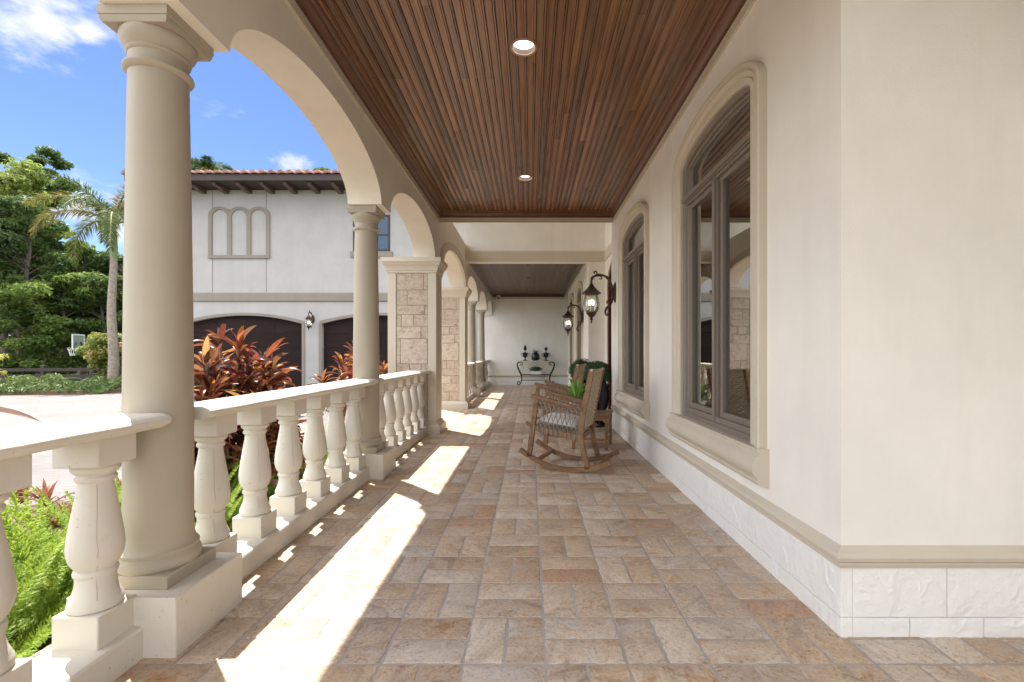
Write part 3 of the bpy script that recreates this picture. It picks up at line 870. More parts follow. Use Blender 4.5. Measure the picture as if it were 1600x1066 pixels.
def make_window(parent, x, yc, a=W_A, seed=0):
    """arched window in a wall facing -X: casing, sill, frame, glass, shutter are sub-parts of the window"""
    sp, sl = W_SP, W_SILL
    def path(d):
        pts = [(-(a + d), sl)]
        for k in range(33):
            t = math.pi - math.pi * k / 32
            e = ell(t, a + d, W_B + d * 0.98)
            pts.append((e[0], sp + e[1]))
        pts.append((a + d, sl))
        return pts
    def section(mb, prof, closed=True):
        """prof: (d outward from the opening edge, proud of the wall)"""
        loops = [[(-q, yy, zz) for (yy, zz) in path(d)] for (d, q) in prof]
        n = len(loops[0]); vs = [p for lp in loops for p in lp]; fs = []
        for i in range(len(prof) if closed else len(prof) - 1):
            i2 = (i + 1) % len(prof)
            for k in range(n - 1):
                fs.append((i * n + k, i * n + k + 1, i2 * n + k + 1, i2 * n + k))
        mb.add(vs, fs)
    cs = MB()
    section(cs, [(0.0, -0.10), (0.0, 0.018), (0.006, 0.026), (0.030, 0.030), (0.052, 0.030), (0.056, 0.022), (0.062, 0.022), (0.070, 0.036), (0.086, 0.046),
                 (0.100, 0.046), (0.106, 0.038), (0.112, 0.038), (0.118, 0.050), (0.142, 0.052), (0.150, 0.044), (0.150, -0.01)])
    w = cs.build('arched_window', TAN, parent, smooth=30); w.location = (x, yc, 0)
    sill = MB()
    prof = [(0.0, .672), (0.066, .672), (0.070, .664), (0.064, .654), (0.054, .650), (0.056, .640), (0.074, .624), (0.092, .598), (0.099, .572), (0.094, .545),
            (0.078, .520), (0.062, .505), (0.058, .498), (0.066, .494), (0.066, .484), (0.050, .468), (0.0, .466)]
    ys = (-a - 0.175, a + 0.175)
    vs = [(-o, ys[0], z) for (o, z) in prof] + [(-o, ys[1], z) for (o, z) in prof]
    n = len(prof)
    sill.add(vs, [(k, (k + 1) % n, n + (k + 1) % n, n + k) for k in range(n)] + [tuple(range(n)), tuple(range(2 * n - 1, n - 1, -1))])
    sill.box(-0.03, 0.10, -a, a, 0.60, 0.668)
    sill.build('sill', TAN, w, smooth=30)
    # taupe frame set back in the opening
    fr = MB()
    section(fr, [(-0.001, 0.0), (-0.001, -0.095), (-0.075, -0.095), (-0.075, -0.062), (-0.060, -0.058), (-0.055, -0.040), (-0.040, -0.034), (-0.034, -0.012), (-0.012, -0.002)])
    xi0, xi1 = 0.030, 0.095
    tz = 2.50
    fr.box(0.020, 0.095, -a + .02, a - .02, 2.455, 2.545)                # transom with stepped mouldings
    fr.box(0.004, 0.02, -a + .004, a - .004, 2.475, 2.535)
    fr.box(-0.010, 0.004, -a + .002, a - .002, 2.485, 2.515)
    fr.box(0.026, 0.095, -0.040, 0.040, sl + .05, 2.455)                  # mullion
    fr.box(0.010, 0.026, -0.022, 0.022, sl + .05, 2.458)
    fr.box(0.016, 0.095, -a + .02, a - .02, sl + .046, sl + 0.125)          # bottom rail
    fr.box(0.004, 0.016, -a + .005, a - .005, sl + .046, sl + 0.085)
    for s in (-1, 1):                                                    # sash stiles
        c = s * (a + 0.02) / 2
        for (y0, y1) in ((c - s * (a / 2 - 0.06) - .02, c - s * (a / 2 - 0.06) + .02), (c + s * (a / 2 - 0.095) - .02, c + s * (a / 2 - 0.095) + .02)):
            fr.box(0.044, 0.094, y0, y1, sl + .12, 2.46)
        fr.box(0.045, 0.0935, min(0.03 * s, s * (a - 0.05)), max(0.03 * s, s * (a - 0.05)), 2.42, 2.457)
        fr.box(0.045, 0.0935, min(0.03 * s, s * (a - 0.05)), max(0.03 * s, s * (a - 0.05)), sl + .12, sl + .165)
    fr.build('frame', TAUPE, w, smooth=30)
    gl = MB()
    gl.box(0.066, 0.070, -a + .03, -0.03, sl + .1, 2.47)
    gl.box(0.066, 0.070, 0.03, a - .03, sl + .1, 2.47)
    poly = [(a * .93 * math.cos(math.pi * k / 24), sp + (W_B - 0.04) * math.sin(math.pi * k / 24)) for k in range(25)]
    poly = [(a * .93, 2.5)] + poly + [(-a * .93, 2.5)]
    gl.prism(poly, 'x', 0.066, 0.070)
    gl.build('glass', GLASS, w, smooth=0)
    sh = MB()
    for s in (-1, 1):
        ya, yb = sorted((s * 0.05, s * (a - 0.02)))
        sh.box(0.125, 0.16, ya, ya + 0.05, sl + 0.02, 2.78)
        sh.box(0.125, 0.16, yb - 0.05, yb, sl + 0.02, 2.78)
        z = sl + 0.08
        while z < 2.74:
            vs = [(0.110, ya + .05, z - 0.026), (0.110, yb - .05, z - 0.026), (0.175, yb - .05, z + 0.026), (0.175, ya + .05, z + 0.026)]
            vs += [(p[0] + .006, p[1], p[2] + .008) for p in vs]
            sh.add(vs, [(0, 1, 2, 3), (7, 6, 5, 4), (0, 4, 5, 1), (2, 6, 7, 3), (1, 5, 6, 2), (3, 7, 4, 0)])
            z += 0.082
    sh.build('shutter', SHUTTER, w, smooth=0)
    return w

def wall_with_windows(mb, x0, x1, ya, yb, zt, wins, a=W_A, z0=0.29):
    """solid wall between x0 and x1 with arched openings at the window centres"""
    y = ya
    for yc in wins:
        mb.strip([y, yc - a], [z0, z0], [zt, zt], x0, x1)
        ys = [yc - a, yc + a]
        mb.strip(ys, [z0, z0], [0.62, 0.62], x0, x1, (False, False))
        ts = [math.pi - math.pi * k / 28 for k in range(29)]
        yy = [yc + a * math.cos(t) for t in ts]
        mb.strip(yy, [W_SP + W_B * math.sin(t) for t in ts], [zt] * 29, x0, x1, (False, False))
        y = yc + a
    mb.strip([y, yb], [z0, z0], [zt, zt], x0, x1)

house = empty('house_wall', 'cream stucco house wall with the two large arched windows beside the near porch', 'wall', (0, 0, 0))
mb = MB()
wall_with_windows(mb, XW, XW + 0.2, YC, YE, 3.6, [3.395, 5.965])
mb.box(XW + 0.2, 5.0, YC, YC + 0.2, 0.29, 3.6)
mb.box(2.35, 2.55, -2.6, YC, 0, 3.41)  # side wall added out of view to shade the near return wall
mb.build('stucco_face', CREAM, house, smooth=30)
# rooms behind: closed and dim
mb = MB()
mb.box(XW + 0.2, 4.2, YC + .2, YC + .25, -.1, 3.6); mb.box(4.2, 4.25, YC + .2, YE, -.1, 3.6)
mb.box(XW + 0.2, 4.2, YE - .05, YE - .002, -.1, 3.6); mb.box(XW + 0.2, 4.2, YC + .25, YE - .05, 3.5, 3.6); mb.box(XW + 0.2, 4.2, YC + .25, YE - .05, -.1, 0.0)
mb.build('dark_interior', DARKROOM, house, smooth=0)
mb = MB()
base_blocks(mb, 'y', XW, 1, YC + .001, YE, 11)
base_blocks(mb, 'x', YC, 1, XW + 0.0512, 5.0, 12)
mb.build('base_course', BLOCK, house, smooth=30)
mb = MB(); mb.box(XW + .03, XW + 0.19, YC + .03, YE, -.04, .295); mb.box(XW + .1, 5, YC + .03, YC + .19, -.04, .294)
mb.build('base_backing', BLOCK, house, smooth=0)
mb = MB(); mb.sweep(CHAIR_RAIL, [(5.0, YC), (XW, YC), (XW, YE), (XW + .3, YE)], left=1)
mb.build('chair_rail', TAN, house, smooth=30)
w1 = make_window(house, XW, 3.395); w2 = make_window(house, XW, 5.965)

# entry bay: recessed wall with the arched door, taller than the porch wings
XR = 1.655
entry = empty('entry_wall', 'recessed cream wall of the tall entry bay, holding the dark red arched door', 'wall', (0, 0, 0))
mb = MB()
DY0, DY1, DSP = 7.62, 10.12, 2.60
mb.strip([YE + .2, DY0], [0, 0], [4.9, 4.9], XR, XR + .3)
ts = [math.pi - math.pi * k / 24 for k in range(25)]
mb.strip([8.87 + 1.25 * math.cos(t) for t in ts], [DSP + 0.58 * math.sin(t) for t in ts], [4.9] * 25, XR, XR + .3, (False, False))
mb.strip([DY1, YB + .3], [0, 0], [4.9, 4.9], XR, XR + .3)
mb.box(XW, XR + .3, YE, YE + 0.2, 0, 4.9)                       # return at the near side
mb.box(-1.9, XW, 7.44, 7.60, 3.46, 4.9)                          # wall above the near ceiling's edge
mb.box(-1.9, XR + .3, 7.44, YB + .3, 4.9, 5.0)                  # its own high ceiling
mb.build('stucco_face', CREAM, entry, smooth=30)
door = MB(); door.prism([(DY0 + .001, 0.0), (DY1 - .001, 0.0)] + [(8.87 + 1.249 * math.cos(math.pi * k / 24), DSP + 0.579 * math.sin(math.pi * k / 24)) for k in range(25)], 'x', XR + .12, XR + .18)
for y in (7.85, 9.03):
    for (za, zb) in ((0.15, 0.95), (1.1, 2.4)):
        door.bbox_bevel(XR + .10, XR + .125, y, y + .75, za, zb, .012, 0.8)
dm = door.build('arched_door', DOORWOOD, entry, smooth=0)
hd = MB(); hd.tube([(XR + .10, 8.62, 1.0), (XR + .04, 8.62, 1.0), (XR + .04, 8.62, 1.25), (XR + .10, 8.62, 1.25)], .012, 8)
hd.build('handle', BRASS, dm)
fr = MB()
for k in range(0, 1):
    pts = [(DY0, 0.0)] + [(8.87 + 1.25 * math.cos(t), DSP + 0.58 * math.sin(t)) for t in ts] + [(DY1, 0.0)]
    n = len(pts)
    vs = []
    for (sc, xx) in ((1.0, XR + .02), (0.93, XR + .02), (0.93, XR + .17), (1.0, XR + .17)):
        for (y, z) in pts:
            vs.append((xx, 8.87 + (y - 8.87) * sc, z if z <= DSP else DSP + (z - DSP) * sc))
    fs = []
    for r_ in range(4):
        r2 = (r_ + 1) % 4
        for k2 in range(n - 1):
            fs.append((r_ * n + k2, r_ * n + k2 + 1, r2 * n + k2 + 1, r2 * n + k2))
    fr.add(vs, fs)
fr.build('door_frame', DOORWOOD, entry, smooth=30)

# far wing: wall on the right with its two windows, and the short wall facing the viewer
wing = empty('wing_wall', 'cream wall beyond the entry door with arched windows, behind the smaller lantern', 'wall', (0, 0, 0))
XG = 1.285
mb = MB()
wall_with_windows(mb, XG, XG + .25, YB, 15.9, 3.6, [12.15, 14.45])
mb.box(XG + .25, 2.2, YB, YB + .25, 0, 3.6)
mb.build('stucco_face', CREAM, wing, smooth=30)
mb = MB(); mb.box(2.6, 2.65, YB + .25, 15.9, -.1, 3.6); mb.box(XG + .25, 2.6, YB + .25, YB + .3, -.1, 3.6); mb.box(XG + .25, 2.6, 15.85, 15.899, -.1, 3.6)
mb.box(XG + .25, 2.6, YB + .3, 15.85, 3.5, 3.6); mb.box(XG + .25, 2.6, YB + .3, 15.85, -.1, 0)
mb.build('dark_interior', DARKROOM, wing, smooth=0)
mb = MB(); base_blocks(mb, 'y', XG, 1, YB + .001, 15.9, 21); base_blocks(mb, 'x', YB, 1, XG + .0512, XR, 22)
mb.build('base_course', BLOCK, wing, smooth=0)
mb = MB(); mb.box(XG + .03, XG + .24, YB + .03, 15.9, -.04, .2945); mb.build('base_backing', BLOCK, wing, smooth=0)
mb = MB(); mb.sweep(CHAIR_RAIL, [(XR, YB), (XG, YB), (XG, 15.9), (XG + .3, 15.9)], left=1)
mb.build('chair_rail', TAN, wing, smooth=30)
make_window(wing, XG, 12.15); make_window(wing, XG, 14.45)

# beam between entry bay and far wing
beam = empty('entry_beam', 'cream wall beam with a tan band across the porch beyond the entry', 'beam', (0, 0, 0))
mb = MB(); mb.box(-1.57, XR, YB - .004, YB + .26, 3.22, 4.9); mb.build('beam_face', CREAM, beam, smooth=0)
mb = MB(); mb.sweep([(0, 3.2185), (.02, 3.2185), (.02, 3.44), (.012, 3.452), (0, 3.452)], [(XR, YE + .2), (XR, YB), (-1.57, YB)], left=1)
mb.build('tan_band', TAN, beam, smooth=20)

# end wall
endw = empty('end_wall', 'plain cream end wall closing the far porch behind the iron console table', 'wall', (0, 0, 0))
mb = MB(); mb.box(-1.75, 3.2, YF, YF + .25, 0.29, 3.6); mb.box(3.2, 3.4, 15.9, YF + .25, 0, 3.6); mb.build('stucco_face', CREAM, endw, smooth=0)
mb = MB(); base_blocks(mb, 'x', YF, 1, -1.7, 3.2, 31); mb.build('base_course', BLOCK, endw, smooth=0)
mb = MB(); mb.box(-1.7, 3.2, YF + .03, YF + .2, -.04, .2945); mb.build('base_backing', BLOCK, endw, smooth=0)
mb = MB(); mb.sweep(CHAIR_RAIL, [(3.2, YF), (-1.6, YF)], left=1); mb.build('chair_rail', TAN, endw, smooth=30)

# roof over the porch (seen only by the light)
rf = MB(); rf.box(-2.05, 5.0, -0.5, 7.44, 3.60, 3.68); rf.box(-2.05, 3.4, YB + .3, YF + .4, 3.60, 3.68)
rf.box(XW + .2, 5.0, -2.6, YC, 3.42, 3.44)  # unseen side roof, extended back to keep light off the return wall
rf.box(-2.4, -1.57, 7.44, YB + .3, 4.9, 5.0)  # unseen overhang added to keep sun out of the entry bay's open top
tag(rf.build('porch_roof', EAVE, smooth=0), 'flat roof deck hidden above the plank ceilings of the porch, with added unseen light blockers', 'roof')

# ------------------------------------------------------------------ arcade wall
ARCHES = [(0.765, 1.135, 0.43), (3.365, 1.135, 0.43), (5.915, 1.12, 0.45), (8.83, 1.30, 0.41), (11.74, 1.12, 0.45), (14.285, 1.135, 0.43), (16.70, 0.93, 0.43)]
arc = empty('arcade_wall', 'cream stucco arcade wall with a row of arches above the porch columns', 'wall', (0, 0, 0))
mb = MB(); y = -2.9
for k, (c, a, b) in enumerate(ARCHES):
    if k == 0:
        mb.strip([y, -0.37], [ZSP, ZSP], [3.6, 3.6], XO, XA)
    elif c - a > y:
        mb.strip([y, c - a], [ZSP, ZSP], [3.6, 3.6], XO, XA, (False, False))
    n = 40
    ts = [math.pi - math.pi * q / n for q in range(n + 1)]
    mb.strip([c + a * math.cos(t) for t in ts], [ZSP + b * math.sin(t) for t in ts], [3.6] * (n + 1), XO, XA, (False, False))
    y = c + a
mb.strip([y, YF], [ZSP, ZSP], [3.6, 3.6], XO, XA, (False, True))
mb.box(-2.2, -1.57, 7.44, 7.60, 3.6005, 4.9); mb.box(-2.2, -1.57, YB, YB + .3, 3.6005, 4.9)
mb.build('stucco_face', CREAM_DEEP, arc, smooth=40)
am = MB()
c, a, b = ARCHES[3]; n = 36
prof = [(0.0, -.01), (0.0, .045), (.018, .052), (.06, .052), (.066, .062), (.11, .066), (.145, .055), (.15, -.01)]
vs, fs = [], []
for (d, q) in prof:
    for k in range(n + 1):
        t = math.pi - math.pi * k / n
        vs.append((XA + q, c + (a + d) * math.cos(t), ZSP + (b + d) * math.sin(t)))
for i in range(len(prof)):
    i2 = (i + 1) % len(prof)
    for k in range(n): fs.append((i * (n + 1) + k, i * (n + 1) + k + 1, i2 * (n + 1) + k + 1, i2 * (n + 1) + k))
am.add(vs, fs); am.build('arch_moulding', TAN, arc, smooth=35)

# ------------------------------------------------------------------ columns
def make_column():
    root = empty('porch_column', '', 'column', (XCOL, 0, 0))
    m = MB(); m.bbox_bevel(-.200, .234, -.215, .215, -.02, .235, .004); m.build('pedestal', PRECAST, root, smooth=0)
    m = MB(); m.bbox_bevel(-.150, .150, -.150, .150, .234, .290, .003)
    m.lathe([(.148, .289), (.154, .300), (.156, .316), (.152, .332), (.143, .341), (.141, .347), (.146, .352), (.147, .362), (.141, .370), (.137, .374), (.133, .384), (.128, .400), (.1255, .425)], 48, cap=False)
    m.build('base', COLUMN, root, smooth=40)
    m = MB()
    pr = []
    for k in range(21):
        t = k / 20; r = .1255 - .0175 * (max(0, t - .25) / .75) ** 1.4
        pr.append((r, .42 + t * (2.405 - .42)))
    m.lathe(pr, 48, cap=False); m.build('shaft', COLUMN, root, smooth=50)
    m = MB()
    m.lathe([(.108, 2.400), (.114, 2.403), (.124, 2.410), (.128, 2.420), (.124, 2.430), (.115, 2.435), (.1075, 2.440), (.1075, 2.478), (.115, 2.484), (.117, 2.492), (.113, 2.498), (.118, 2.505),
             (.130, 2.520), (.138, 2.540), (.138, 2.556), (.134, 2.565)], 48, cap=False)
    m.squares([(-.006, 2.564), (.0, 2.580), (.0, 2.590), (.004, 2.592), (.004, 2.629)], -.139, .139, -.139, .139)
    m.build('capital', COLUMN, root, smooth=40)
    return root
col0 = make_column()
col_spec = [(2.062, 'large round tan column nearest the viewer, cut by the top of the picture'),
            (4.668, 'second round tan column, in front of the garage between the two long balustrades'),
            (12.98, 'slim looking round column just beyond the far stone pillar'),
            (15.59, 'farthest round column, the last before the end wall'),
            ]
for k, (y, lab) in enumerate(col_spec):
    c = col0 if k == 0 else copy_tree(col0)
    c.location = (XCOL, y, 0); c['label'] = lab; c['group'] = 'round porch columns'

# ------------------------------------------------------------------ stone pillars
def make_pillar():
    root = empty('stone_pillar', '', 'pillar', (-1.775, 0, 0))
    hx, hy = .365, .215
    m = MB()
    m.box(-hx + .012, hx - .012, -hy + .03, hy - .012, 0, 2.45)          # core
    for s in (-1, 1):                                                # painted corner boards around the stone panel
        x0, x1 = (-hx, -hx + .125) if s < 0 else (hx - .125, hx)
        m.bbox_bevel(x0, x1, -hy, -hy + .05, .15, 2.43, .004)
        m.bbox_bevel(x0, x1, hy - .05, hy, .15, 2.43, .004)
    m.box(hx - .0131, hx - .006, -hy + .05, hy - .05, .15, 2.43)
    m.build('corner_boards', TAN, root, smooth=0)
    m = MB()
    m.squares([(.0, 2.400), (.006, 2.408), (.012, 2.412), (.012, 2.440), (.022, 2.446), (.024, 2.470), (.030, 2.490), (.046, 2.520), (.060, 2.535), (.060, 2.552), (.074, 2.558), (.080, 2.566), (.080, 2.629)], -hx, hx, -hy, hy)
    m.build('cap', TAN, root, smooth=25)
    m = MB()
    m.squares([(.066, -.02), (.066, .105), (.058, .112), (.058, .122), (.046, .128), (.030, .146), (.018, .154), (.018, .166), (.004, .170)], -hx, hx, -hy, hy)
    m.build('plinth', TAN, root, smooth=25)
    rng = random.Random(9)
    m = MB(); x0, x1 = -hx + .127, hx - .127; w = x1 - x0
    rows = [(.17, .36, (.0, .55, 1)), (.36, .55, (0, .30, 1)), (.55, .72, (0, .62, 1)), (.72, .86, (0, 1)), (.86, 1.04, (0, .42, .8, 1)), (1.04, 1.42, (0, .13, .98, 1)), (1.42, 1.60, (0, .78, 1)), (1.60, 1.78, (0, .16, .55, 1)), (1.78, 1.92, (0, .9, 1)), (1.92, 2.15, (0, .35, 1)), (2.15, 2.405, (0, .86, 1))]
    for (z0, z1, cuts) in rows:
        for a, b in zip(cuts[:-1], cuts[1:]):
            d = rng.uniform(0, .004)
            m.bbox_bevel(x0 + a * w + .0025, x0 + b * w - .0025, -hy + .012 - d, -hy + .034, z0 + .0025, z1 - .0025, .004, rng.random())
            
    m.build('stone_panel', TRAV, root, smooth=0)
    return root
pil0 = make_pillar()
for k, (y, lab) in enumerate(((7.265, 'nearer square pillar faced with travertine blocks, at the near side of the entry arch'),
                              (10.39, 'farther square travertine pillar beyond the entry arch'))):
    p = pil0 if k == 0 else copy_tree(pil0)
    p.location = (-1.775, y, 0); p['label'] = lab; p['group'] = 'square stone pillars of the entry arch'

# ------------------------------------------------------------------ balustrades
XBAL = -1.646
def baluster_mesh():
    m = MB()
    m.bbox_bevel(-.085, .085, -.085, .085, .118, .245, .004)
    m.bbox_bevel(-.085, .085, -.085, .085, .7815, .896, .005)
    m.lathe([(.074, .243), (.081, .249), (.083, .262), (.081, .276), (.076, .284), (.0755, .289), (.072, .296), (.0665, .312), (.062, .330), (.0605, .350), (.0615, .366), (.066, .371),
             (.0675, .380), (.0655, .388), (.0605, .392), (.0635, .400), (.072, .412), (.079, .428), (.0845, .452), (.0855, .476), (.083, .510), (.076, .560), (.068, .610), (.0605, .655),
             (.0555, .690), (.053, .712), (.0535, .719), (.060, .722), (.0635, .729), (.0625, .737), (.0575, .741), (.0575, .747), (.064, .752), (.0715, .760), (.0745, .769), (.072, .777), (.066, .783)], 32, cap=False)
    for s in ((1, -1), (-1, 1)):             # casting seam down two corners of the turned body
        a = math.atan2(s[1], s[0])
        pts, rr = [], []
        for (r, z) in [(.0755, .289), (.0665, .312), (.0605, .350), (.0605, .392), (.072, .412), (.0845, .452), (.0855, .476), (.083, .510), (.076, .560), (.068, .610), (.0605, .655), (.0555, .690), (.053, .712)]:
            wv = .02 * math.sin(z * 31) + .012 * math.sin(z * 83)
            pts.append(((r - .0009) * math.cos(a + wv), (r - .0009) * math.sin(a + wv), z)); rr.append(.0018)
        m.tube(pts, rr, 5, rnd=0.0)
    return m.mesh('baluster', PRECAST, smooth=38)
BAL = baluster_mesh()
RAIL = [(.118, .8915), (.126, .895), (.140, .903), (.155, .911), (.161, .921), (.161, .930), (.155, .937), (.148, .9395), (.146, .943), (.138, .945), (.128, .9495), (.118, .9505), (-.070, .9505), (-.078, .944), (-.080, .91), (-.078, .8915)]
def rail_profile():
    return list(RAIL)
def balustrade(label, y0, y1, bys, rail_ext=(0, 0)):
    root = empty('balustrade', label, 'balustrade', (XBAL, y0, 0), group='white balustrades between the columns')
    L = y1 - y0
    m = MB()
    prof = [(-.20, -.05), (.1215, -.05), (.1215, .112), (.116, .121), (.106, .125), (-.10, .125), (-.14, .10), (-.20, .08)]
    vs = [(o, 0, z) for (o, z) in prof] + [(o, L, z) for (o, z) in prof]; n = len(prof)
    m.add(vs, [(k, (k + 1) % n, n + (k + 1) % n, n + k) for k in range(n)] + [tuple(range(n)), tuple(range(2 * n - 1, n - 1, -1))])
    m.build('curb', PRECAST, root, smooth=30)
    m = MB(); prof = rail_profile(); n = len(prof)
    ya, yb = -rail_ext[0], L + rail_ext[1]
    ns = 24; vs, fs = [], []
    for q in range(ns + 1):
        yy = ya + (yb - ya) * q / ns
        w = 0.0012 * math.sin(q * 2.3 + y0) 
        for (o, z) in prof: vs.append((o + w, yy, z + 0.0008 * math.sin(q * 1.7 + y0 * 3)))
    for q in range(ns):
        for k in range(n): fs.append((q * n + k, q * n + (k + 1) % n, (q + 1) * n + (k + 1) % n, (q + 1) * n + k))
    fs.append(tuple(range(n))); fs.append(tuple(range((ns + 1) * n - 1, ns * n - 1, -1)))
    m.add(vs, fs); m.build('handrail', PRECAST, root, smooth=32)
    for k, y in enumerate(bys):
        o = put('baluster', BAL, root, (0, y - y0, 0))
        if k % 2: o.rotation_euler = (0, 0, math.pi)
    return root
balustrade('white balustrade nearest the viewer, before the large column', -0.29, 1.846, [0.22, 0.61, 1.0, 1.39, 1.779], (0, .10))
balustrade('white balustrade with six balusters between the large column and the second column', 2.278, 4.452, [2.42 + .389 * k for k in range(6)], (.10, .15))
balustrade('white balustrade between the second column and the nearer stone pillar', 4.884, 7.045, [5.09 + .3745 * k for k in range(6)], (.10, 0))
balustrade('white balustrade just beyond the farther stone pillar', 10.61, 12.764, [10.74 + .38 * k for k in range(6)], (0, .13))
balustrade('white balustrade between the two farthest round columns', 13.197, 15.374, [13.33 + .382 * k for k in range(6)], (.1, .13))
balustrade('last white balustrade, ending at the far end wall', 15.807, YF - .002, [15.92 + .385 * k for k in range(5)], (.1, 0))
# ------------------------------------------------------------------ rocking chairs (front towards local -X)
def lerp(a, b, t): return a + (b - a) * t
def make_chair():
    root = empty('rocking_chair', '', 'rocking chair')
    hw = 0.262
    prof = [(-.56, .190), (-.46, .135), (-.35, .085), (-.21, .040), (-.06, .022), (.08, .024), (.22, .045), (.35, .085), (.455, .130)]
    for s in (-1, 1):
        m = MB(); m.ribbon([(u, s * hw, z) for (u, z) in prof], .036, .046, rnd=.3); m.build('rocker', TEAK, root, smooth=40)
        m = MB(); m.bar((-.452, s * hw, .13), (-.362, s * hw, .735), .036, .052, (1, 0, 0), .6); m.build('front_leg', TEAK, root, smooth=0)
        m = MB(); m.ribbon([(.215, s * hw, .05), (.165, s * hw, .22), (.135, s * hw, .36), (.150, s * hw, .52), (.200, s * hw, .76), (.262, s * hw, 1.035)], .036, .056, rnd=.45)
        m.build('back_post', TEAK, root, smooth=30)
        m = MB(); m.bar((-.415, s * hw, .758), (.165, s * hw, .640), .062, .034, (0, 0, 1), .8); m.build('armrest', TEAK, root, smooth=0)
        m = MB(); m.bar((-.405, s * hw, .432), (.138, s * hw, .350), .030, .050, (0, 0, 1), .5)
        m.bar((-.375, s * hw, .712), (.158, s * hw, .600), .022, .026, (0, 0, 1), .5); m.build('side_rail', TEAK, root, smooth=0)
        m = MB(); n = 10
        def top(t): return Vector((lerp(-.362, .150, t), s * hw, lerp(.708, .602, t)))
        def bot(t): return Vector((lerp(-.392, .130, t), s * hw, lerp(.425, .352, t)))
        for k in range(n + 1):                   # two sets of slanting cords cross into diamonds
            t0 = k / n
            for d in (1, -1):
                t1 = t0 + d * .16
                for w_ in (-.0, ):
                    a = top(min(1, max(0, t0))); b_ = bot(min(1, max(0, t1)))
                    if 0 <= t1 <= 1:
                        o = Vector((0, s * .004 * d, 0))
                        m.tube([a + o, a.lerp(b_, .5) + o, b_ + o], .0052, 5)
            a = top(t0); m.tube([a + Vector((0, s * -.016, .028)), a + Vector((0, s * .016, .0)), a + Vector((0, s * .012, -.025))], .007, 5)
            b_ = bot(t0); m.tube([b_ + Vector((0, s * .018, .03)), b_ + Vector((0, s * .019, -.03)), b_ + Vector((0, -s * .012, -.034))], .007, 5)
        m.build('woven_side', CORD_GREY, root)
    for (u, z) in ((-.36, .09), (.345, .085)):
        m = MB(); m.bar((u, -hw, z), (u, hw, z), .04, .03, (0, 0, 1), .4); m.build('cross_bar', TEAK, root, smooth=0)
    for (u, z) in ((-.385, .43), (.13, .35)):
        m = MB(); m.bar((u, -hw, z), (u, hw, z), .03, .05, (0, 0, 1), .4); m.build('seat_rail', TEAK, root, smooth=0)
    m = MB(); k = 0                                # woven seat straps
    while k < 24:
        t = k / 23; x, z = lerp(-.36, .10, t), lerp(.448, .385, t)
        m.tube([(x, -hw, z - .01), (x, -hw * .5, z - .004 + .004 * (k % 2)), (x, 0, z - .006), (x, hw * .5, z - .004 - .004 * (k % 2)), (x, hw, z - .01)], .009, 5)
        k += 1
    m.build('woven_seat', CORD, root)
    m = MB()                                       # woven back: bands across, over and under uprights
    for k in range(27):
        t = k / 26; z = lerp(.44, 1.015, t); x = lerp(.140, .255, t ** 1.15)
        pts = []
        for q in range(13):
            v = q / 12; y = lerp(-hw - .012, hw + .012, v)
            pts.append((x + .012 * math.cos(q * math.pi + k * math.pi) * (0 if q in (0, 12) else 1) + .018 * math.sin(v * math.pi), y, z))
        m.tube(pts, .0105, 5, flat=1.0)
    m.tube([(.262, -hw - .02, 1.03), (.285, -.12, 1.022), (.285, .12, 1.022), (.262, hw + .02, 1.03)], .016, 6)
    m.build('woven_back', CORD, root)
    return root
def make_cushion():
    m = MB(); nx, ny = 12, 12; vs, fs = [], []
    def pt(i, j, top):
        u, v = i / nx * 2 - 1, j / ny * 2 - 1
        q = max(0, (1 - abs(u) ** 5)) * max(0, (1 - abs(v) ** 5))
        h = .052 * q ** .35
        return (u * .225, v * .23, (h if top else -h * .7) + .012 * math.sin(u * 2.4 + 1) * q)
    for top in (1, 0):
        for i in range(nx + 1):
            for j in range(ny + 1): vs.append(pt(i, j, top))
    o = (nx + 1) * (ny + 1)
    for i in range(nx):
        for j in range(ny):
            a = i * (ny + 1) + j
            fs.append((a, a + ny + 1, a + ny + 2, a + 1)); fs.append((o + a, o + a + 1, o + a + ny + 2, o + a + ny + 1))
    m.add(vs, fs)
    return m.mesh('seat_cushion', CUSHION, smooth=60)
CH = [((.475, 4.985), -20, 'nearer teak rocking chair with a pale seat cushion and criss-cross cord sides', 'pale cushion on the seat of the nearer rocking chair'),
      ((.52, 6.93), -18, 'farther teak rocking chair, behind the small table with the spiky plant', 'pale cushion on the seat of the farther rocking chair')]
ch0 = make_chair(); cme = make_cushion()
for k, ((x, y), rz, lab, clab) in enumerate(CH):
    c = ch0 if k == 0 else copy_tree(ch0)
    c.location = (x, y, 0); c.rotation_euler = (0, 0, R(rz)); c.scale = (.93, 1, 1); c['label'] = lab; c['group'] = 'teak rocking chairs'
    q = put('seat_cushion', cme)
    rot = Matrix.Rotation(R(rz), 3, 'Z'); d = rot @ Vector((-.125, 0, 0))
    q.location = (x + d.x, y + d.y, .475); q.rotation_euler = (0, R(7.5), R(rz))
    tag(q, clab, 'cushion', 'pale chair cushions')

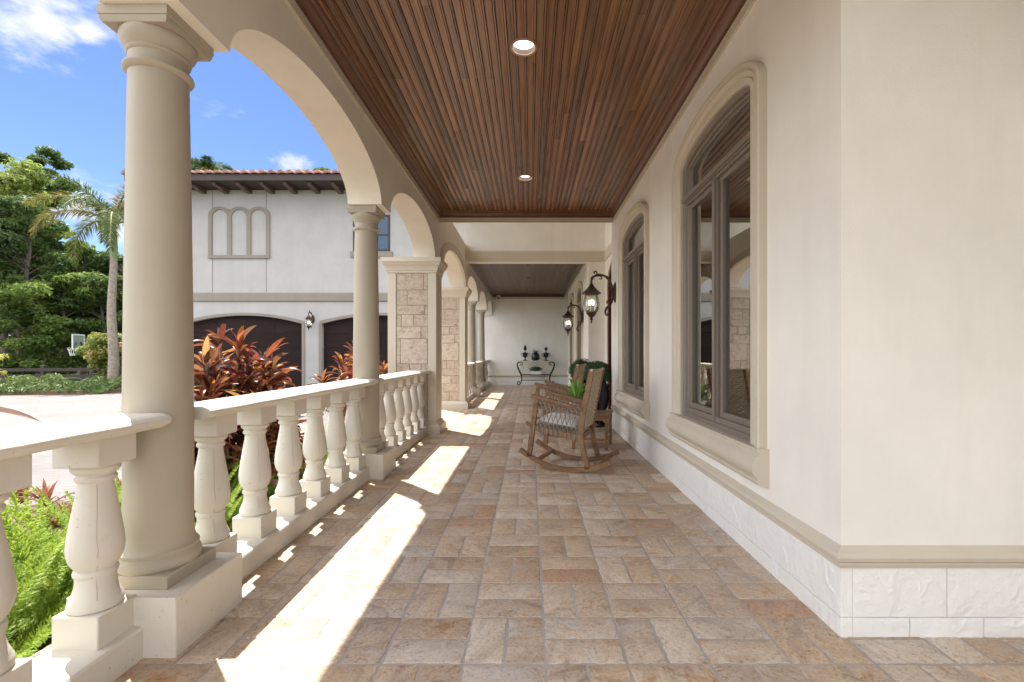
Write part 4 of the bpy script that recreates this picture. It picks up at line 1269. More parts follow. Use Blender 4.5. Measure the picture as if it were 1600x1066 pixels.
# side table between the chairs, and the plant on it
t = empty('side_table', 'small square teak side table between the two rocking chairs', 'table', (.80, 6.02, 0), R(-16))
m = MB()
for k in range(7):
    m.bbox_bevel(-.24, .24, -.24 + k * .0686, -.24 + k * .0686 + .064, .425, .447, .003, (k * .37) % 1)
m.build('table_top', TEAK, t, smooth=0)
for (a, b) in (((-.2, -.2), (.2, -.2)), ((.2, -.2), (.2, .2)), ((.2, .2), (-.2, .2)), ((-.2, .2), (-.2, -.2))):
    m = MB(); m.bar((*a, .395), (*b, .395), .02, .055); m.build('apron', TEAK, t, smooth=0)
    m = MB(); m.bar((*a, .13), (*b, .13), .02, .03); m.build('stretcher', TEAK, t, smooth=0)
for sx in (-1, 1):
    for sy in (-1, 1):
        m = MB(); m.bar((sx * .205, sy * .205, 0), (sx * .205, sy * .205, .424), .036, .036, (1, 0, 0), .4); m.build('leg', TEAK, t, smooth=0)
m = MB(); 
for k in range(11): m.tube([(-.2, -.18 + k * .036, .148), (0, -.18 + k * .036, .152), (.2, -.18 + k * .036, .148)], .008, 5)
m.build('woven_shelf', CORD, t)

def blade(mb, base, dir_h, L, w, lift, droop, rnd, n=6, fold=.25, twist=0.0):
    """arching strap leaf"""
    base = Vector(base); d = Vector((math.cos(dir_h), math.sin(dir_h), 0)); s0 = Vector((-d.y, d.x, 0))
    vs, fs = [], []; p = base.copy(); ang = lift
    for i in range(n + 1):
        t = i / n
        ww = w * (math.sin(math.pi * min(1, t * .93 + .07)) ** .8) * (1 - .15 * t) if t < 1 else w * .03
        tang = d * math.cos(ang) + Vector((0, 0, 1)) * math.sin(ang)
        nor = d * -math.sin(ang) + Vector((0, 0, 1)) * math.cos(ang)
        s = (s0 * math.cos(twist * t) + nor * math.sin(twist * t))
        vs += [p - s * ww / 2 + nor * ww * fold, p, p + s * ww / 2 + nor * ww * fold]
        p = p + tang * (L / n); ang -= droop / n * (0.4 + 1.2 * t)
    for i in range(n):
        o = i * 3
        fs += [(o, o + 1, o + 4, o + 3), (o + 1, o + 2, o + 5, o + 4)]
    mb.add(vs, fs, rnd)

GREENBLADE = leafy("bright_green_blade", [(0, (.12, .28, .04)), (.5, (.22, .44, .07)), (1, (.34, .55, .12))], .3)
BOX_LEAF = leafy("boxwood_leaf", [(0, (.018, .05, .018)), (.6, (.030, .085, .026)), (1, (.05, .12, .035))], .15)
pr = empty('potted_plant', 'spiky bright green plant in a small white pot on the teak side table', 'plant', (.60, 6.05, .447))
m = MB(); m.lathe([(.06, 0.0), (.075, .01), (.095, .12), (.105, .135), (.105, .15), (.092, .15), (.085, .135), (.001, .13)], 24, cap=False); m.build('pot', WHITEPOT, pr)
rng = random.Random(4); m = MB()
for k in range(90):
    a = rng.uniform(0, 6.283); blade(m, (rng.uniform(-.03, .03), rng.uniform(-.03, .03), .13 + rng.random() * .06), a, rng.uniform(.17, .29), .026, rng.uniform(.15, 1.45), rng.uniform(.1, 1.0), rng.random(), 4)
m.build('foliage', GREENBLADE, pr, smooth=60, recalc=False)

# boxwood balls in black urn planters by the door
def leaf_cloud(mb, pts, nrms, size, rng, jitter=.5, aspect=.55):
    """one small folded leaf at every point"""
    n = len(pts)
    r = np.random.RandomState(rng)
    pts = np.asarray(pts, float); nr = np.asarray(nrms, float) + r.normal(0, jitter, (n, 3))
    nr /= np.linalg.norm(nr, axis=1, keepdims=True) + 1e-9
    t = np.cross(nr, r.normal(0, 1, (n, 3))); t /= np.linalg.norm(t, axis=1, keepdims=True) + 1e-9
    b = np.cross(nr, t); s = (size * r.uniform(.6, 1.4, n))[:, None]
    q = np.stack([pts - t * s, pts + b * s * aspect + nr * s * .18, pts + t * s, pts - b * s * aspect + nr * s * .18], 1).reshape(-1, 3)
    o = len(mb.v)
    mb.v.extend(map(tuple, q.tolist()))
    idx = (np.arange(n * 4).reshape(-1, 4) + o).tolist()
    mb.f.extend(idx)
    return r
def ball_points(seed, c, rad, n, shell=.25, flat=1.0, lump=.08):
    r = np.random.RandomState(seed)
    d = r.normal(0, 1, (n, 3)); d /= np.linalg.norm(d, axis=1, keepdims=True)
    ph = r.uniform(0, 6.28, 6)
    lumpv = 1 + lump * (np.sin(d[:, 0] * 5 + ph[0]) * np.sin(d[:, 1] * 6 + ph[1]) + np.sin(d[:, 2] * 7 + ph[2]))
    rr = rad * lumpv * (1 - shell * r.random_sample(n) ** 1.5)
    p = d * rr[:, None]; p[:, 2] *= flat
    return p + np.array(c), d
def topiary(label, x, y, zc, rad, seed):
    root = empty('topiary_planter', label, 'planter', (x, y, 0), group='boxwood balls in black planters')
    m = MB()
    k = (zc - rad * .75) / .55
    m.lathe([(r_, z * k) for (r_, z) in [(.15, 0), (.155, .02), (.12, .05), (.07, .09), (.065, .12), (.10, .15), (.17, .25), (.205, .38), (.20, .46), (.185, .50), (.21, .53), (.225, .545), (.225, .56), (.20, .56), (.18, .53), (.001, .53)]], 32, cap=False)
    m.build('urn', BLACKPOT, root)
    m = MB(); p, d = ball_points(seed, (0, 0, zc), rad, 4200, .3, .92, .05)
    rr = leaf_cloud(m, p, d, .017, seed, .8); m.rnd = list(rr.random_sample(len(m.f)))
    m.build('foliage', BOX_LEAF, root, smooth=0, recalc=False)
    m = MB(); m.lathe([(rad * .72 * math.cos(a), zc + rad * .66 * math.sin(a)) for a in [math.pi * (k / 10 - .5) for k in range(11)]], 16, cap=False)
    m.build('inner_twigs', BOX_LEAF, root)
topiary('dark clipped boxwood ball in a black urn, right behind the side table', 1.10, 7.72, .86, .235, 41)
topiary('dark clipped boxwood ball farther from the wall, seen over the rocking chair backs', 0.96, 8.7, .87, .24, 42)

# ------------------------------------------------------------------ lanterns on scroll brackets (wall at local x = 0, lantern towards -X)
def spiral(c, r0, r1, a0, a1, n=14, plane='xz'):
    pts = []
    for k in range(n + 1):
        t = k / n; r = lerp(r0, r1, t); a = lerp(a0, a1, t)
        pts.append((c[0] + r * math.cos(a), c[1], c[2] + r * math.sin(a)))
    return pts
def make_sconce(reach=.37):
    """z = 0 at the centre of the wall plate"""
    root = empty('wall_lantern', '', 'wall lantern')
    m = MB()
    pl = [(0.0, .0), (.0, .062), (.010, .070), (.018, .060), (.026, .05), (.030, .001)]
    n = 24; vs, fs = [], []
    for (q, r_) in [(0, .001), (0, .072), (.010, .076), (.016, .066), (.026, .058), (.034, .03), (.036, .001)]:
        for k in range(n):
            a = 2 * math.pi * k / n; vs.append((-q, r_ * math.cos(a), r_ * 2.2 * math.sin(a)))
    for j in range(6):
        for k in range(n): fs.append((j * n + k, j * n + (k + 1) % n, (j + 1) * n + (k + 1) % n, (j + 1) * n + k))
    m.add(vs, fs); m.build('wall_plate', BRONZE, root)
    m = MB()
    arm = [(-.03, 0, -.10), (-.050, 0, -.02), (-.055, 0, .06), (-.075, 0, .15), (-.125, 0, .225), (-.195, 0, .262), (-.285, 0, .262), (-.345, 0, .235), (-reach, 0, .185), (-reach, 0, .12)]
    fine = []
    for i in range(len(arm) - 1):
        for q in range(4):
            t = q / 4
            p0 = Vector(arm[max(i - 1, 0)]); p1 = Vector(arm[i]); p2 = Vector(arm[i + 1]); p3 = Vector(arm[min(i + 2, len(arm) - 1)])
            fine.append(0.5 * ((2 * p1) + (p2 - p0) * t + (2 * p0 - 5 * p1 + 4 * p2 - p3) * t * t + (3 * p1 - p0 - 3 * p2 + p3) * t ** 3))
    fine.append(Vector(arm[-1]))
    m.tube(fine, [.019 + .004 * math.sin(k * .9) for k in range(len(fine))], 8)
    m.tube([(-.02, 0, .03), (-.06, 0, .03)], .022, 8); m.tube([(-.02, 0, -.08), (-.045, 0, -.08)], .02, 8)
    for q in (10, 20, 27): m.lathe([(.018, -.012), (.028, -.006), (.028, .006), (.018, .012)], 10, tuple(fine[q]))
    m.build('bracket_arm', BRONZE, root)
    m = MB()
    tail = [(-.045, 0, -.09), (-.060, 0, -.15), (-.095, 0, -.205), (-.138, 0, -.245), (-.160, 0, -.295), (-.150, 0, -.335)]
    m.tube(tail + spiral((-.128, 0, -.335), .024, .008, math.pi, math.pi * 2.6, 10), [.019, .020, .021, .019, .016, .013] + [.011] * 11, 8)
    m.tube(spiral((-.118, 0, -.155), .030, .010, 0, math.pi * 1.5, 10), .011, 7)
    m.build('scroll', BRONZE, root); m = MB()
    m.tube([(-.285, 0, .262)] + spiral((-.315, 0, .300), .035, .010, -math.pi * .35, math.pi * 1.35, 12), .012, 7)
    m.tube(spiral((-.235, 0, .222), .030, .008, math.pi * .5, -math.pi * .9, 10), .010, 7)
    m.build('scroll', BRONZE, root)
    m = MB(); c = (-reach, 0, 0)
    m.lathe([(.012, .165), (.020, .150), (.014, .135), (.030, .118), (.034, .105), (.052, .080), (.085, .045), (.120, .010), (.150, -.012), (.152, -.022), (.138, -.024), (.120, -.022), (.100, -.05), (.001, -.05)], 16, c, cap=False)
    m.build('lantern_roof', BRONZE, root, smooth=30)
    m = MB(); n = 32; vs, fs = [], []
    pr = [(.098, -.052), (.104, -.08), (.112, -.12), (.120, -.165), (.120, -.205), (.110, -.25), (.092, -.285), (.070, -.312)]
    for (r_, z) in pr:
        for k in range(n):
            a = 2 * math.pi * k / n; rr = r_ * (1 + .035 * math.cos(8 * a)); vs.append((c[0] + rr * math.cos(a), rr * math.sin(a), z))
    for j in range(len(pr) - 1):
        for k in range(n): fs.append((j * n + k, j * n + (k + 1) % n, (j + 1) * n + (k + 1) % n, (j + 1) * n + k))
    m.add(vs, fs); m.build('glass_bowl', LGLASS, root)
    m = MB()
    m.lathe([(.072, -.306), (.082, -.315), (.080, -.328), (.062, -.345), (.050, -.365), (.030, -.378), (.018, -.388), (.022, -.40), (.026, -.412), (.018, -.424), (.010, -.434), (.014, -.446), (.012, -.46), (.003, -.478)], 16, c)
    m.build('finial', BRONZE, root)
    for k in range(3):
        a = k * 2.094 + .5; p = (c[0] + .034 * math.cos(a), .034 * math.sin(a), 0)
        m = MB(); m.lathe([(.011, -.306), (.011, -.20), (.013, -.195)], 8, p); sl = m.build('candle_sleeve', CANDLE, root)
        m = MB(); m.lathe([(.006, -.196), (.014, -.182), (.016, -.165), (.010, -.14), (.003, -.118)], 8, p); m.build('bulb', BULB, root)
    return root
CANDLE = plain("candle_sleeve", (0.30, 0.26, 0.2), 0.5)
sc = make_sconce()
sc.location = (XW, 7.22, 1.2 + (552 - 457) / 733 * 7.22); sc['label'] = 'larger looking bronze scroll lantern with lit candle bulbs, at the end of the house wall'; sc['group'] = 'bronze wall lanterns'
s2 = copy_tree(sc); s2.location = (XG, 11.30, 2.09)
s2['label'] = 'smaller looking bronze scroll lantern hanging on the wall past the entry door'
s3 = copy_tree(sc)

# ------------------------------------------------------------------ console table with its ornaments at the end wall
CX = P(837, 0, YF).x; CY = YF - .30
t = empty('console_table', 'wrought iron console table with a pale stone top against the end wall', 'table', (CX, CY, 0))
m = MB(); m.bbox_bevel(-.70, .70, -.17, .17, .885, .92, .008); m.build('table_top', MARBLE, t, smooth=0)
for s in (-1, 1):
    for yy in (-.13, .13):
        m = MB()
        leg = [(s * .50, yy, .86), (s * .58, yy, .875), (s * .66, yy, .85), (s * .69, yy, .78), (s * .665, yy, .66), (s * .60, yy, .52), (s * .54, yy, .40), (s * .515, yy, .28), (s * .53, yy, .16), (s * .565, yy, .07), (s * .62, yy, .028)]
        m.tube(leg, [.014, .018, .022, .024, .024, .024, .022, .02, .02, .018, .016], 8)
        sp = [(p[0], yy, p[2]) for p in spiral((s * .63, yy, .10), .075, .03, -math.pi / 2, -math.pi / 2 + s * math.pi * 1.55, 12)]
        m.tube(sp, .013, 6)
        sp = [(p[0], yy, p[2]) for p in spiral((s * .545, yy, .80), .07, .025, math.pi / 2, math.pi / 2 + s * math.pi * 1.6, 12)]
        m.tube(sp, .013, 6)
        m.build('leg', BLACKIRON, t)
m = MB()
m.tube([(-.53, -.13, .40), (.53, -.13, .40)], .012, 6); m.tube([(-.53, .13, .40), (.53, .13, .40)], .012, 6); m.tube([(-.515, 0, .20), (.515, 0, .20)], .013, 6)
for k in range(9): m.tube([(-.48 + k * .12, -.13, .40), (-.48 + k * .12, .13, .40)], .006, 5)
for s in (-1, 1): m.tube([(s * .515, -.13, .2), (s * .515, .13, .2)], .012, 6)
m.build('lower_rails', BLACKIRON, t)
def urn(label, x, h, seed):
    u = empty('handled_urn', label, 'urn', (CX + x, CY, .92), group='dark iron urns on the console table')
    m = MB(); k = h
    m.lathe([(.075, 0), (.08, .012), (.05, .03), (.02, .06), (.015, .085), (.03, .10), (.075, .16), (.105, .24), (.10, .27), (.09, .28), (.10, .29), (.03, .31), (.015, .33), (.012, .37)], 20, cap=True)
    m.build('bowl', BLACKIRON, u)
    for s in (-1, 1):
        m = MB(); m.tube([(s * .095, 0, .27), (s * .15, 0, .285), (s * .155, 0, .23), (s * .11, 0, .17), (s * .06, 0, .145)], .011, 6); m.build('handle', BLACKIRON, u)
    m = MB(); m.lathe([(.012, .36), (.035, .385 + k * .0), (.06, .42), (.058, .46), (.035, .51 + k), (.012, .54 + k), (.003, .57 + k)], 12); m.build('bud_finial', BLACKIRON, u)
    for s in (-1, 1):
        for q in (-1, 1):
            m = MB(); m.lathe([(.02, 0), (.026, .012), (.02, .026)], 8, (s * .06, q * .05, 0)); m.build('foot', BLACKIRON, u)
urn('taller dark iron urn with a bud finial, nearer the arcade end of the console', -.395, .035, 1)
urn('shorter dark iron urn with a bud finial, nearer the doorway end of the console', .38, -.03, 2)
v = empty('round_vase', 'squat round dark vase with a small plant in the middle of the console table', 'vase', (CX - .01, CY - .01, .92))
m = MB(); m.lathe([(.10, 0), (.145, .06), (.155, .14), (.145, .22), (.11, .27), (.115, .285), (.10, .285), (.09, .27), (.001, .26)], 24, cap=False); m.build('pot', BLACKPOT, v)
m = MB(); rng = random.Random(8)
for k in range(26): blade(m, (rng.uniform(-.05, .05), rng.uniform(-.05, .05), .27), rng.uniform(0, 6.28), rng.uniform(.10, .22), .035, rng.uniform(.5, 1.5), rng.uniform(.3, 1.4), rng.random(), 3)
m.build('foliage', BOX_LEAF, v, smooth=0, recalc=False)
v = empty('planter_tray', 'low planter of dark green foliage on the lower rails of the console table', 'planter', (CX - .0, CY, .413))
m = MB(); m.bbox_bevel(-.20, .20, -.10, .10, 0.0, .13, .01); m.build('tray', WHITEPOT, v, smooth=0)
m = MB(); p, d = ball_points(5, (0, 0, .19), .25, 900, .6, .45); rr = leaf_cloud(m, p * np.array([1, .6, 1]), d, .022, 5, .8); m.rnd = list(rr.random_sample(len(m.f))); m.build('foliage', BOX_LEAF, v, smooth=0, recalc=False)
# camera
v = empty('security_camera', 'small white dome camera in the ceiling corner above the end wall', 'camera', (P(779.5, 0, YF).x, YF - .12, 3.29))
m = MB(); m.lathe([(.055, .09), (.075, .06), (.075, .02), (.06, .0), (.001, .0)], 20, cap=False); m.lathe([(.02, .09), (.02, .12)], 10); m.build('housing', WHITEPLASTIC, v)
m = MB(); m.lathe([(.055, .004), (.045, -.03), (.02, -.048), (.001, -.05)], 20, cap=False); m.build('dome', BLACKPOT, v)
# ------------------------------------------------------------------ ground outside
def ground_mats():
    m, nt, b, _ = new_mat("driveway_pavers")
    v = coords(nt)
    br = N(nt, "ShaderNodeTexBrick")
    br.inputs['Scale'].default_value = 1.0; br.inputs['Brick Width'].default_value = 0.22; br.inputs['Row Height'].default_value = 0.11
    br.inputs['Mortar Size'].default_value = 0.004; br.inputs['Mortar Smooth'].default_value = 0.3
    br.inputs['Color1'].default_value = (0.19, 0.166, 0.155, 1); br.inputs['Color2'].default_value = (0.155, 0.139, 0.131, 1); br.inputs['Mortar'].default_value = (0.10, 0.088, 0.08, 1)
    nt.links.new(v, br.inputs['Vector'])
    n = noise(nt, v, 0.9, 6, 0.65)
    r = ramp(nt, [(0.3, (0.8, 0.8, 0.8)), (0.7, (1.15, 1.13, 1.1))]); nt.links.new(n.outputs['Fac'], r.inputs['Fac'])
    c = mixc(nt, 1.0, br.outputs['Color'], r.outputs['Color'], 'MULTIPLY')
    nt.links.new(c, b.inputs['Base Color']); b.inputs['Roughness'].default_value = 0.85
    bump(nt, br.outputs['Fac'], 0.4, -0.006, b)
    m2, nt, b, _ = new_mat("bark_mulch")
    v = coords(nt); n = noise(nt, v, 38, 6, 0.7); r = ramp(nt, [(0.3, (0.06, 0.035, 0.025)), (0.5, (0.17, 0.10, 0.07)), (0.72, (0.36, 0.24, 0.18))])
    nt.links.new(n.outputs['Fac'], r.inputs['Fac']); nt.links.new(r.outputs['Color'], b.inputs['Base Color']); b.inputs['Roughness'].default_value = 0.95
    bump(nt, n.outputs['Fac'], 1.0, 0.03, b)
    m3, nt, b, _ = new_mat("rough_ground")
    v = coords(nt); n = noise(nt, v, 0.7, 8, 0.7); r = ramp(nt, [(0.35, (0.045, 0.075, 0.02)), (0.55, (0.08, 0.11, 0.035)), (0.75, (0.14, 0.11, 0.06))])
    nt.links.new(n.outputs['Fac'], r.inputs['Fac']); nt.links.new(r.outputs['Color'], b.inputs['Base Color']); b.inputs['Roughness'].default_value = 1.0
    n2 = noise(nt, v, 30, 4); bump(nt, n2.outputs['Fac'], 1.0, 0.05, b)
    return m, m2, m3
DRIVE, MULCH, DIRT = ground_mats()
m = MB(); m.add([(-600, -600, GZ - .03), (600, -600, GZ - .03), (600, 900, GZ - .03), (-600, 900, GZ - .03)], [(0, 1, 2, 3)])
structure(m.build('ground', DIRT, smooth=0))
m = MB(); poly = [(-60, -14), (8, -14), (8, -3.0), (-1.9, -3.0), (-1.9, 18.0), (-15.5, 18.0), (-16.2, 16.9), (-20, 16.4), (-34, 15.6), (-60, 13)]
m.prism(poly, 'z', GZ - .2, GZ); structure(m.build('driveway', DRIVE, smooth=0))
# planting bed with mulch along the porch
rng = random.Random(12); m = MB(); vs, fs = [], []
edge = [(-5.4, -3), (-5.35, 0), (-5.2, 2.5), (-5.0, 4.3), (-4.4, 5.8), (-3.9, 6.6), (-3.3, 6.95), (-2.9, 7.0)]
def edge_x(y):
    for (a, b) in zip(edge[:-1], edge[1:]):
        if a[1] <= y <= b[1]: return lerp(a[0], b[0], (y - a[1]) / (b[1] - a[1]))
    return edge[-1][0]
ny, nx = 100, 34
for j in range(ny + 1):
    y = -3 + 10.0 * j / ny; xe = edge_x(min(y, 7.0)) + .05 * math.sin(y * 4.1) + .03 * math.sin(y * 9.3)
    for i in range(nx + 1):
        t = i / nx; x = lerp(xe, -1.86, t)
        z = GZ + .004 + .10 * math.sin(min(1, t * 2.2) * math.pi / 2) + rng.uniform(0, .018)
        vs.append((x, y, z if i else GZ + .002))
for j in range(ny):
    for i in range(nx):
        a = j * (nx + 1) + i; fs.append((a, a + 1, a + nx + 2, a + nx + 1))
m.add(vs, fs); structure(m.build('planting_bed', MULCH, smooth=50))
m = MB(); m.add([(-3.6, 10.7, GZ + .006), (-1.86, 10.7, GZ + .006), (-1.86, 17.8, GZ + .006), (-3.6, 17.8, GZ + .006)], [(0, 1, 2, 3)]); structure(m.build('planting_bed', MULCH, smooth=0))
# loose mulch chips
r = np.random.RandomState(2); m = MB()
pts = []
while len(pts) < 2600:
    y = r.uniform(-1.5, 6.8); x = r.uniform(-5.3, -1.95)
    if x > edge_x(y) + .02: pts.append((x, y, GZ + .115 - (.07 if x < edge_x(y) + .35 else 0) + r.uniform(0, .012)))
rr = leaf_cloud(m, pts, [(0, 0, 1)] * len(pts), .022, 3, .5, .4); m.rnd = list(rr.random_sample(len(m.f)))
CHIP = leafy("mulch_chips", [(0, (.09, .05, .04)), (.5, (.26, .15, .115)), (1, (.45, .31, .25))], 0.0, .9)
structure(m.build('mulch_chips', CHIP, smooth=0, recalc=False), 'stuff')

# ------------------------------------------------------------------ garage building
GY = 18.0
gar = empty('garage_building', 'white two storey garage building with brown arched doors and a clay tiled roof', 'building', (-9.5, GY, GZ))
GO = Vector(gar.location)
def gp(x, y): p = P(x, y, GY); return (p.x - GO.x, p.z - GO.z)
gx0, gx1 = -13.72 - GO.x, gp(740, 0)[0]
ztop = gp(0, 297)[1]
# wall as strips so that the doors stand in real arched openings
doors = [(gp(381, 0)[0], 91 / 733 * GY), (gp(594, 0)[0], 91 / 733 * GY)]
z_sp, z_pk = gp(0, 506)[1], gp(0, 493)[1]
m = MB(); segs = sorted((c - a, c + a, c, a) for (c, a) in doors)
def strip_x(mb, xs, lo, hi, y0, y1):
    vs, fs = [], []
    for x, a, b in zip(xs, lo, hi): vs += [(x, y0, a), (x, y1, a), (x, y1, b), (x, y0, b)]
    for i in range(len(xs) - 1):
        o = i * 4
        for k in range(4): fs.append((o + k, o + (k + 1) % 4, o + 4 + (k + 1) % 4, o + 4 + k))
    fs.append((3, 2, 1, 0)); n = (len(xs) - 1) * 4; fs.append((n, n + 1, n + 2, n + 3)); mb.add(vs, fs)
x = gx0
for (a0, a1, c, a) in segs:
    if a0 < gx0: a0 = gx0 + .01
    if a0 > x: strip_x(m, [x, a0], [0, 0], [ztop, ztop], 0, .3)
    xs = [lerp(a0, a1, k / 24) for k in range(25)]
    strip_x(m, xs, [z_sp + (z_pk - z_sp) * max(0, 1 - ((q - c) / a) ** 2) for q in xs], [ztop] * 25, 0, .3)
    x = a1
strip_x(m, [x, gx1], [0, 0], [ztop, ztop], 0, .3)
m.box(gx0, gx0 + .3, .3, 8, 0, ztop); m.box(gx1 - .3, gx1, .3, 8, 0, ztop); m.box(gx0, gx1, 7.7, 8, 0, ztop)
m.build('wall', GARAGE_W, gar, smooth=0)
for (c, a) in doors:
    if c - a < gx0: a0 = gx0 + .3
    else: a0 = c - a
    poly = [(a0, 0), (c + a, 0)] + [(c + a * math.cos(math.pi * k / 20), z_sp + (z_pk - z_sp) * (1 - math.cos(math.pi * k / 20) ** 2)) for k in range(21) if c + a * math.cos(math.pi * k / 20) >= a0]
    d = MB(); d.prism(poly, 'y', .16, .20)
    zr = .04
    while zr < z_sp - .05:                      # raised panels in four rows
        nx = 4; pw = (c + a - a0) / nx
        for k in range(nx): d.bbox_bevel(a0 + k * pw + .004, a0 + (k + 1) * pw - .004, .150, .165, zr + .006, zr + .554, .006, random.random())
        zr += .56
    d.build('garage_door', GDOOR, gar, smooth=0)
    t_ = MB(); vs, fs = [], []; n = 24
    pts = [(-1.0, 0.0)] + [(-math.cos(math.pi * k / n), z_sp + (z_pk - z_sp) * (1 - math.cos(math.pi * k / n) ** 2)) for k in range(n + 1)] + [(1.0, 0.0)]
    for (d_, y_) in ((0, -.03), (.11, -.03), (.11, .05), (0, .155)):
        for k, (u, z) in enumerate(pts): vs.append((max(c + u * (a + d_), gx0 + .001 + .001 * d_), y_, z + (d_ * .9 if 0 < k < len(pts) - 1 and abs(u) < .999 else 0)))
    L = len(pts)
    for i in range(3):
        for k in range(L - 1): fs.append((i * L + k, i * L + k + 1, (i + 1) * L + k + 1, (i + 1) * L + k))
    t_.add(vs, fs); t_.build('door_trim', GTRIM, gar, smooth=30)
m = MB(); z0, z1 = gp(0, 471.5)[1], gp(0, 457.5)[1]; m.sweep([(0, z0), (.03, z0), (.05, z0 + .03), (.05, z1 - .03), (.03, z1), (0, z1)], [(gx0, 0), (gx1, 0)], left=-1)
m.build('belt_course', GTRIM, gar, smooth=0)
for px in (332, 416):
    q = gp(px, 0)[0]; m = MB(); m.box(q - .012, q + .012, -.008, .01, z1 + .02, ztop - .01); m.build('control_joint', GTRIM, gar, smooth=0)
# blind triple arched window
m = MB(); fw = 5.5 / 733 * GY; zb, zs, zt_ = gp(0, 400)[1], gp(0, 341)[1], gp(0, 328)[1]
bays = [(gp(344, 0)[0]), (gp(374.3, 0)[0]), (gp(404.6, 0)[0])]; hwid = 15 / 733 * GY
for bx in bays:
    n = 14; vs, fs = [], []
    for (d_, y_) in ((0, -.004), (0, -.045), (.5, -.06), (1, -.045), (1, .01)):
        pts = [(-1, zb)] + [(-math.cos(math.pi * k / n), zs + (zt_ - zs) * math.sin(math.pi * k / n)) for k in range(n + 1)] + [(1, zb)]
        for (u, z) in pts: vs.append((bx + u * (hwid - fw * .5 + d_ * fw), y_, z + (d_ * fw * .8 if z > zb else 0)))
    L = n + 3
    for i in range(4):
        for k in range(L - 1): fs.append((i * L + k, i * L + k + 1, (i + 1) * L + k + 1, (i + 1) * L + k))
    m.add(vs, fs)
m.box(bays[0] - hwid - fw * .5, bays[2] + hwid + fw * .5, -.062, .01, zb - .10, zb + .02)
for (q0, q1) in zip(bays[:-1], bays[1:]): m.box(q0 + hwid - fw * .5 - .01, q1 - hwid + fw * .5 + .01, -.05, .01, zb, zs + .02)
m.build('blind_window', GTRIM, gar, smooth=40)
# upstairs window
xa, xb, za, zb2 = gp(552, 0)[0], gp(609.5, 0)[0], gp(0, 393)[1], gp(0, 336)[1]
m = MB(); w_ = .07
for (x0, x1, z0, z1_) in ((xa, xb, za, za + w_), (xa, xb, zb2 - w_, zb2), (xa, xa + w_, za + w_, zb2 - w_), (xb - w_, xb, za + w_, zb2 - w_), (xb - .52, xb - .46, za + w_, zb2 - w_), (xa + w_, xb - w_, (za * .55 + zb2 * .45) - .025, (za * .55 + zb2 * .45) + .025)):
    m.box(x0, x1, -.03, .02, z0, z1_)
wnd = m.build('upper_window', EAVE, gar, smooth=0)
GREFL = plain("sky_reflection_glass", (0.035, 0.075, 0.13), 0.05, spec=0.5)  # reflected sky painted into the pane as a blue base colour
m = MB(); m.box(xa + .01, xb - .01, -.012, -.006, za + .01, zb2 - .01); m.build('glass', GREFL, wnd, smooth=0)
m = MB(); m.box(xa - .1, xb + .1, -.07, .02, za - .22, za - .01); m.build('sill', GTRIM, wnd, smooth=0)
# eaves: soffit, brackets, fascia
m = MB(); ov = 0.95
m.box(gx0 - ov, gx1 + ov, -ov, 8 + ov, ztop + .02, ztop + .06)
m.build('soffit', EAVE, gar, smooth=0)
xx = gx0 + .35; BRACKET = plain("brown_bracket", (0.11, 0.075, 0.065), 0.65)
while xx < gx1:
    y0 = -ov + .12
    m = MB(); m.prism([(-.001, ztop - .16), (-.001, ztop + .019), (y0, ztop + .019), (y0, ztop - .03), (y0 * .9, ztop - .075), (y0 * .6, ztop - .09), (y0 * .45, ztop - .15)], 'x', xx - .08, xx + .08)
    xx += .875; m.build('rafter_tail', BRACKET, gar, smooth=0)
m = MB(); m.box(gx0 - ov, gx1 + ov, -ov - .09, -ov, ztop - .01, ztop + .22); m.box(gx0 - ov - .09, gx0 - ov, -ov, 8 + ov, ztop - .01, ztop + .22); m.build('fascia', EAVE, gar, smooth=0)
# hipped roof with rows of barrel tiles
m = MB(); za_ = ztop + .225; yb = -ov - .14; slope = .28; n = 40; pit = .33
x0 = gx0 - ov - .12; x1 = gx1 + ov; rdg = 4.4
k = 0
while x0 + k * pit < x1 - .05:
    xc = x0 + k * pit + pit / 2
    run = min(rdg, max(.4, (xc - x0) * 1.0))
    r_ = .115
    for q in range(int(run / .4) + 1):
        ya, ybk = yb + q * .4, min(yb + (q + 1) * .4 + .05, yb + run + .3)
        vs, fs = [], []
        for (y, lift, rad) in ((ya, .025, r_), (ybk, 0.0, r_ * .88)):
            for s in range(7):
                a = math.pi * s / 6; vs.append((xc + rad * math.cos(a), y, za_ + (y - yb) * slope + lift + rad * math.sin(a)))
        for s in range(6): fs.append((s, s + 1, s + 8, s + 7))
        fs.append(tuple(range(7)))
        m.add(vs, fs, random.random())
    k += 1
m.add([(x0, yb, za_ - .005), (x1, yb, za_ - .005), (x1, yb + rdg, za_ + rdg * slope), (x0 + rdg, yb + rdg, za_ + rdg * slope)], [(0, 1, 2, 3)])
m.add([(x0, yb, za_ - .005), (x0 + rdg, yb + rdg, za_ + rdg * slope), (x0, 8 + ov, za_)], [(0, 1, 2)])
m.add([(x1, yb + rdg, za_ + rdg * slope), (x0 + rdg, yb + rdg, za_ + rdg * slope), (x0, 8 + ov, za_), (x1, 8 + ov, za_)], [(0, 1, 2, 3)])
m.build('roof', TILE, gar, smooth=40)
s3.location = (P(489, 0, GY).x, GY, P(0, 503, GY).z + .10); s3.rotation_euler = (0, 0, R(90)); s3['label'] = 'small dark lantern on the white garage wall between the two brown doors'
s3.scale = (.95, .95, .95)

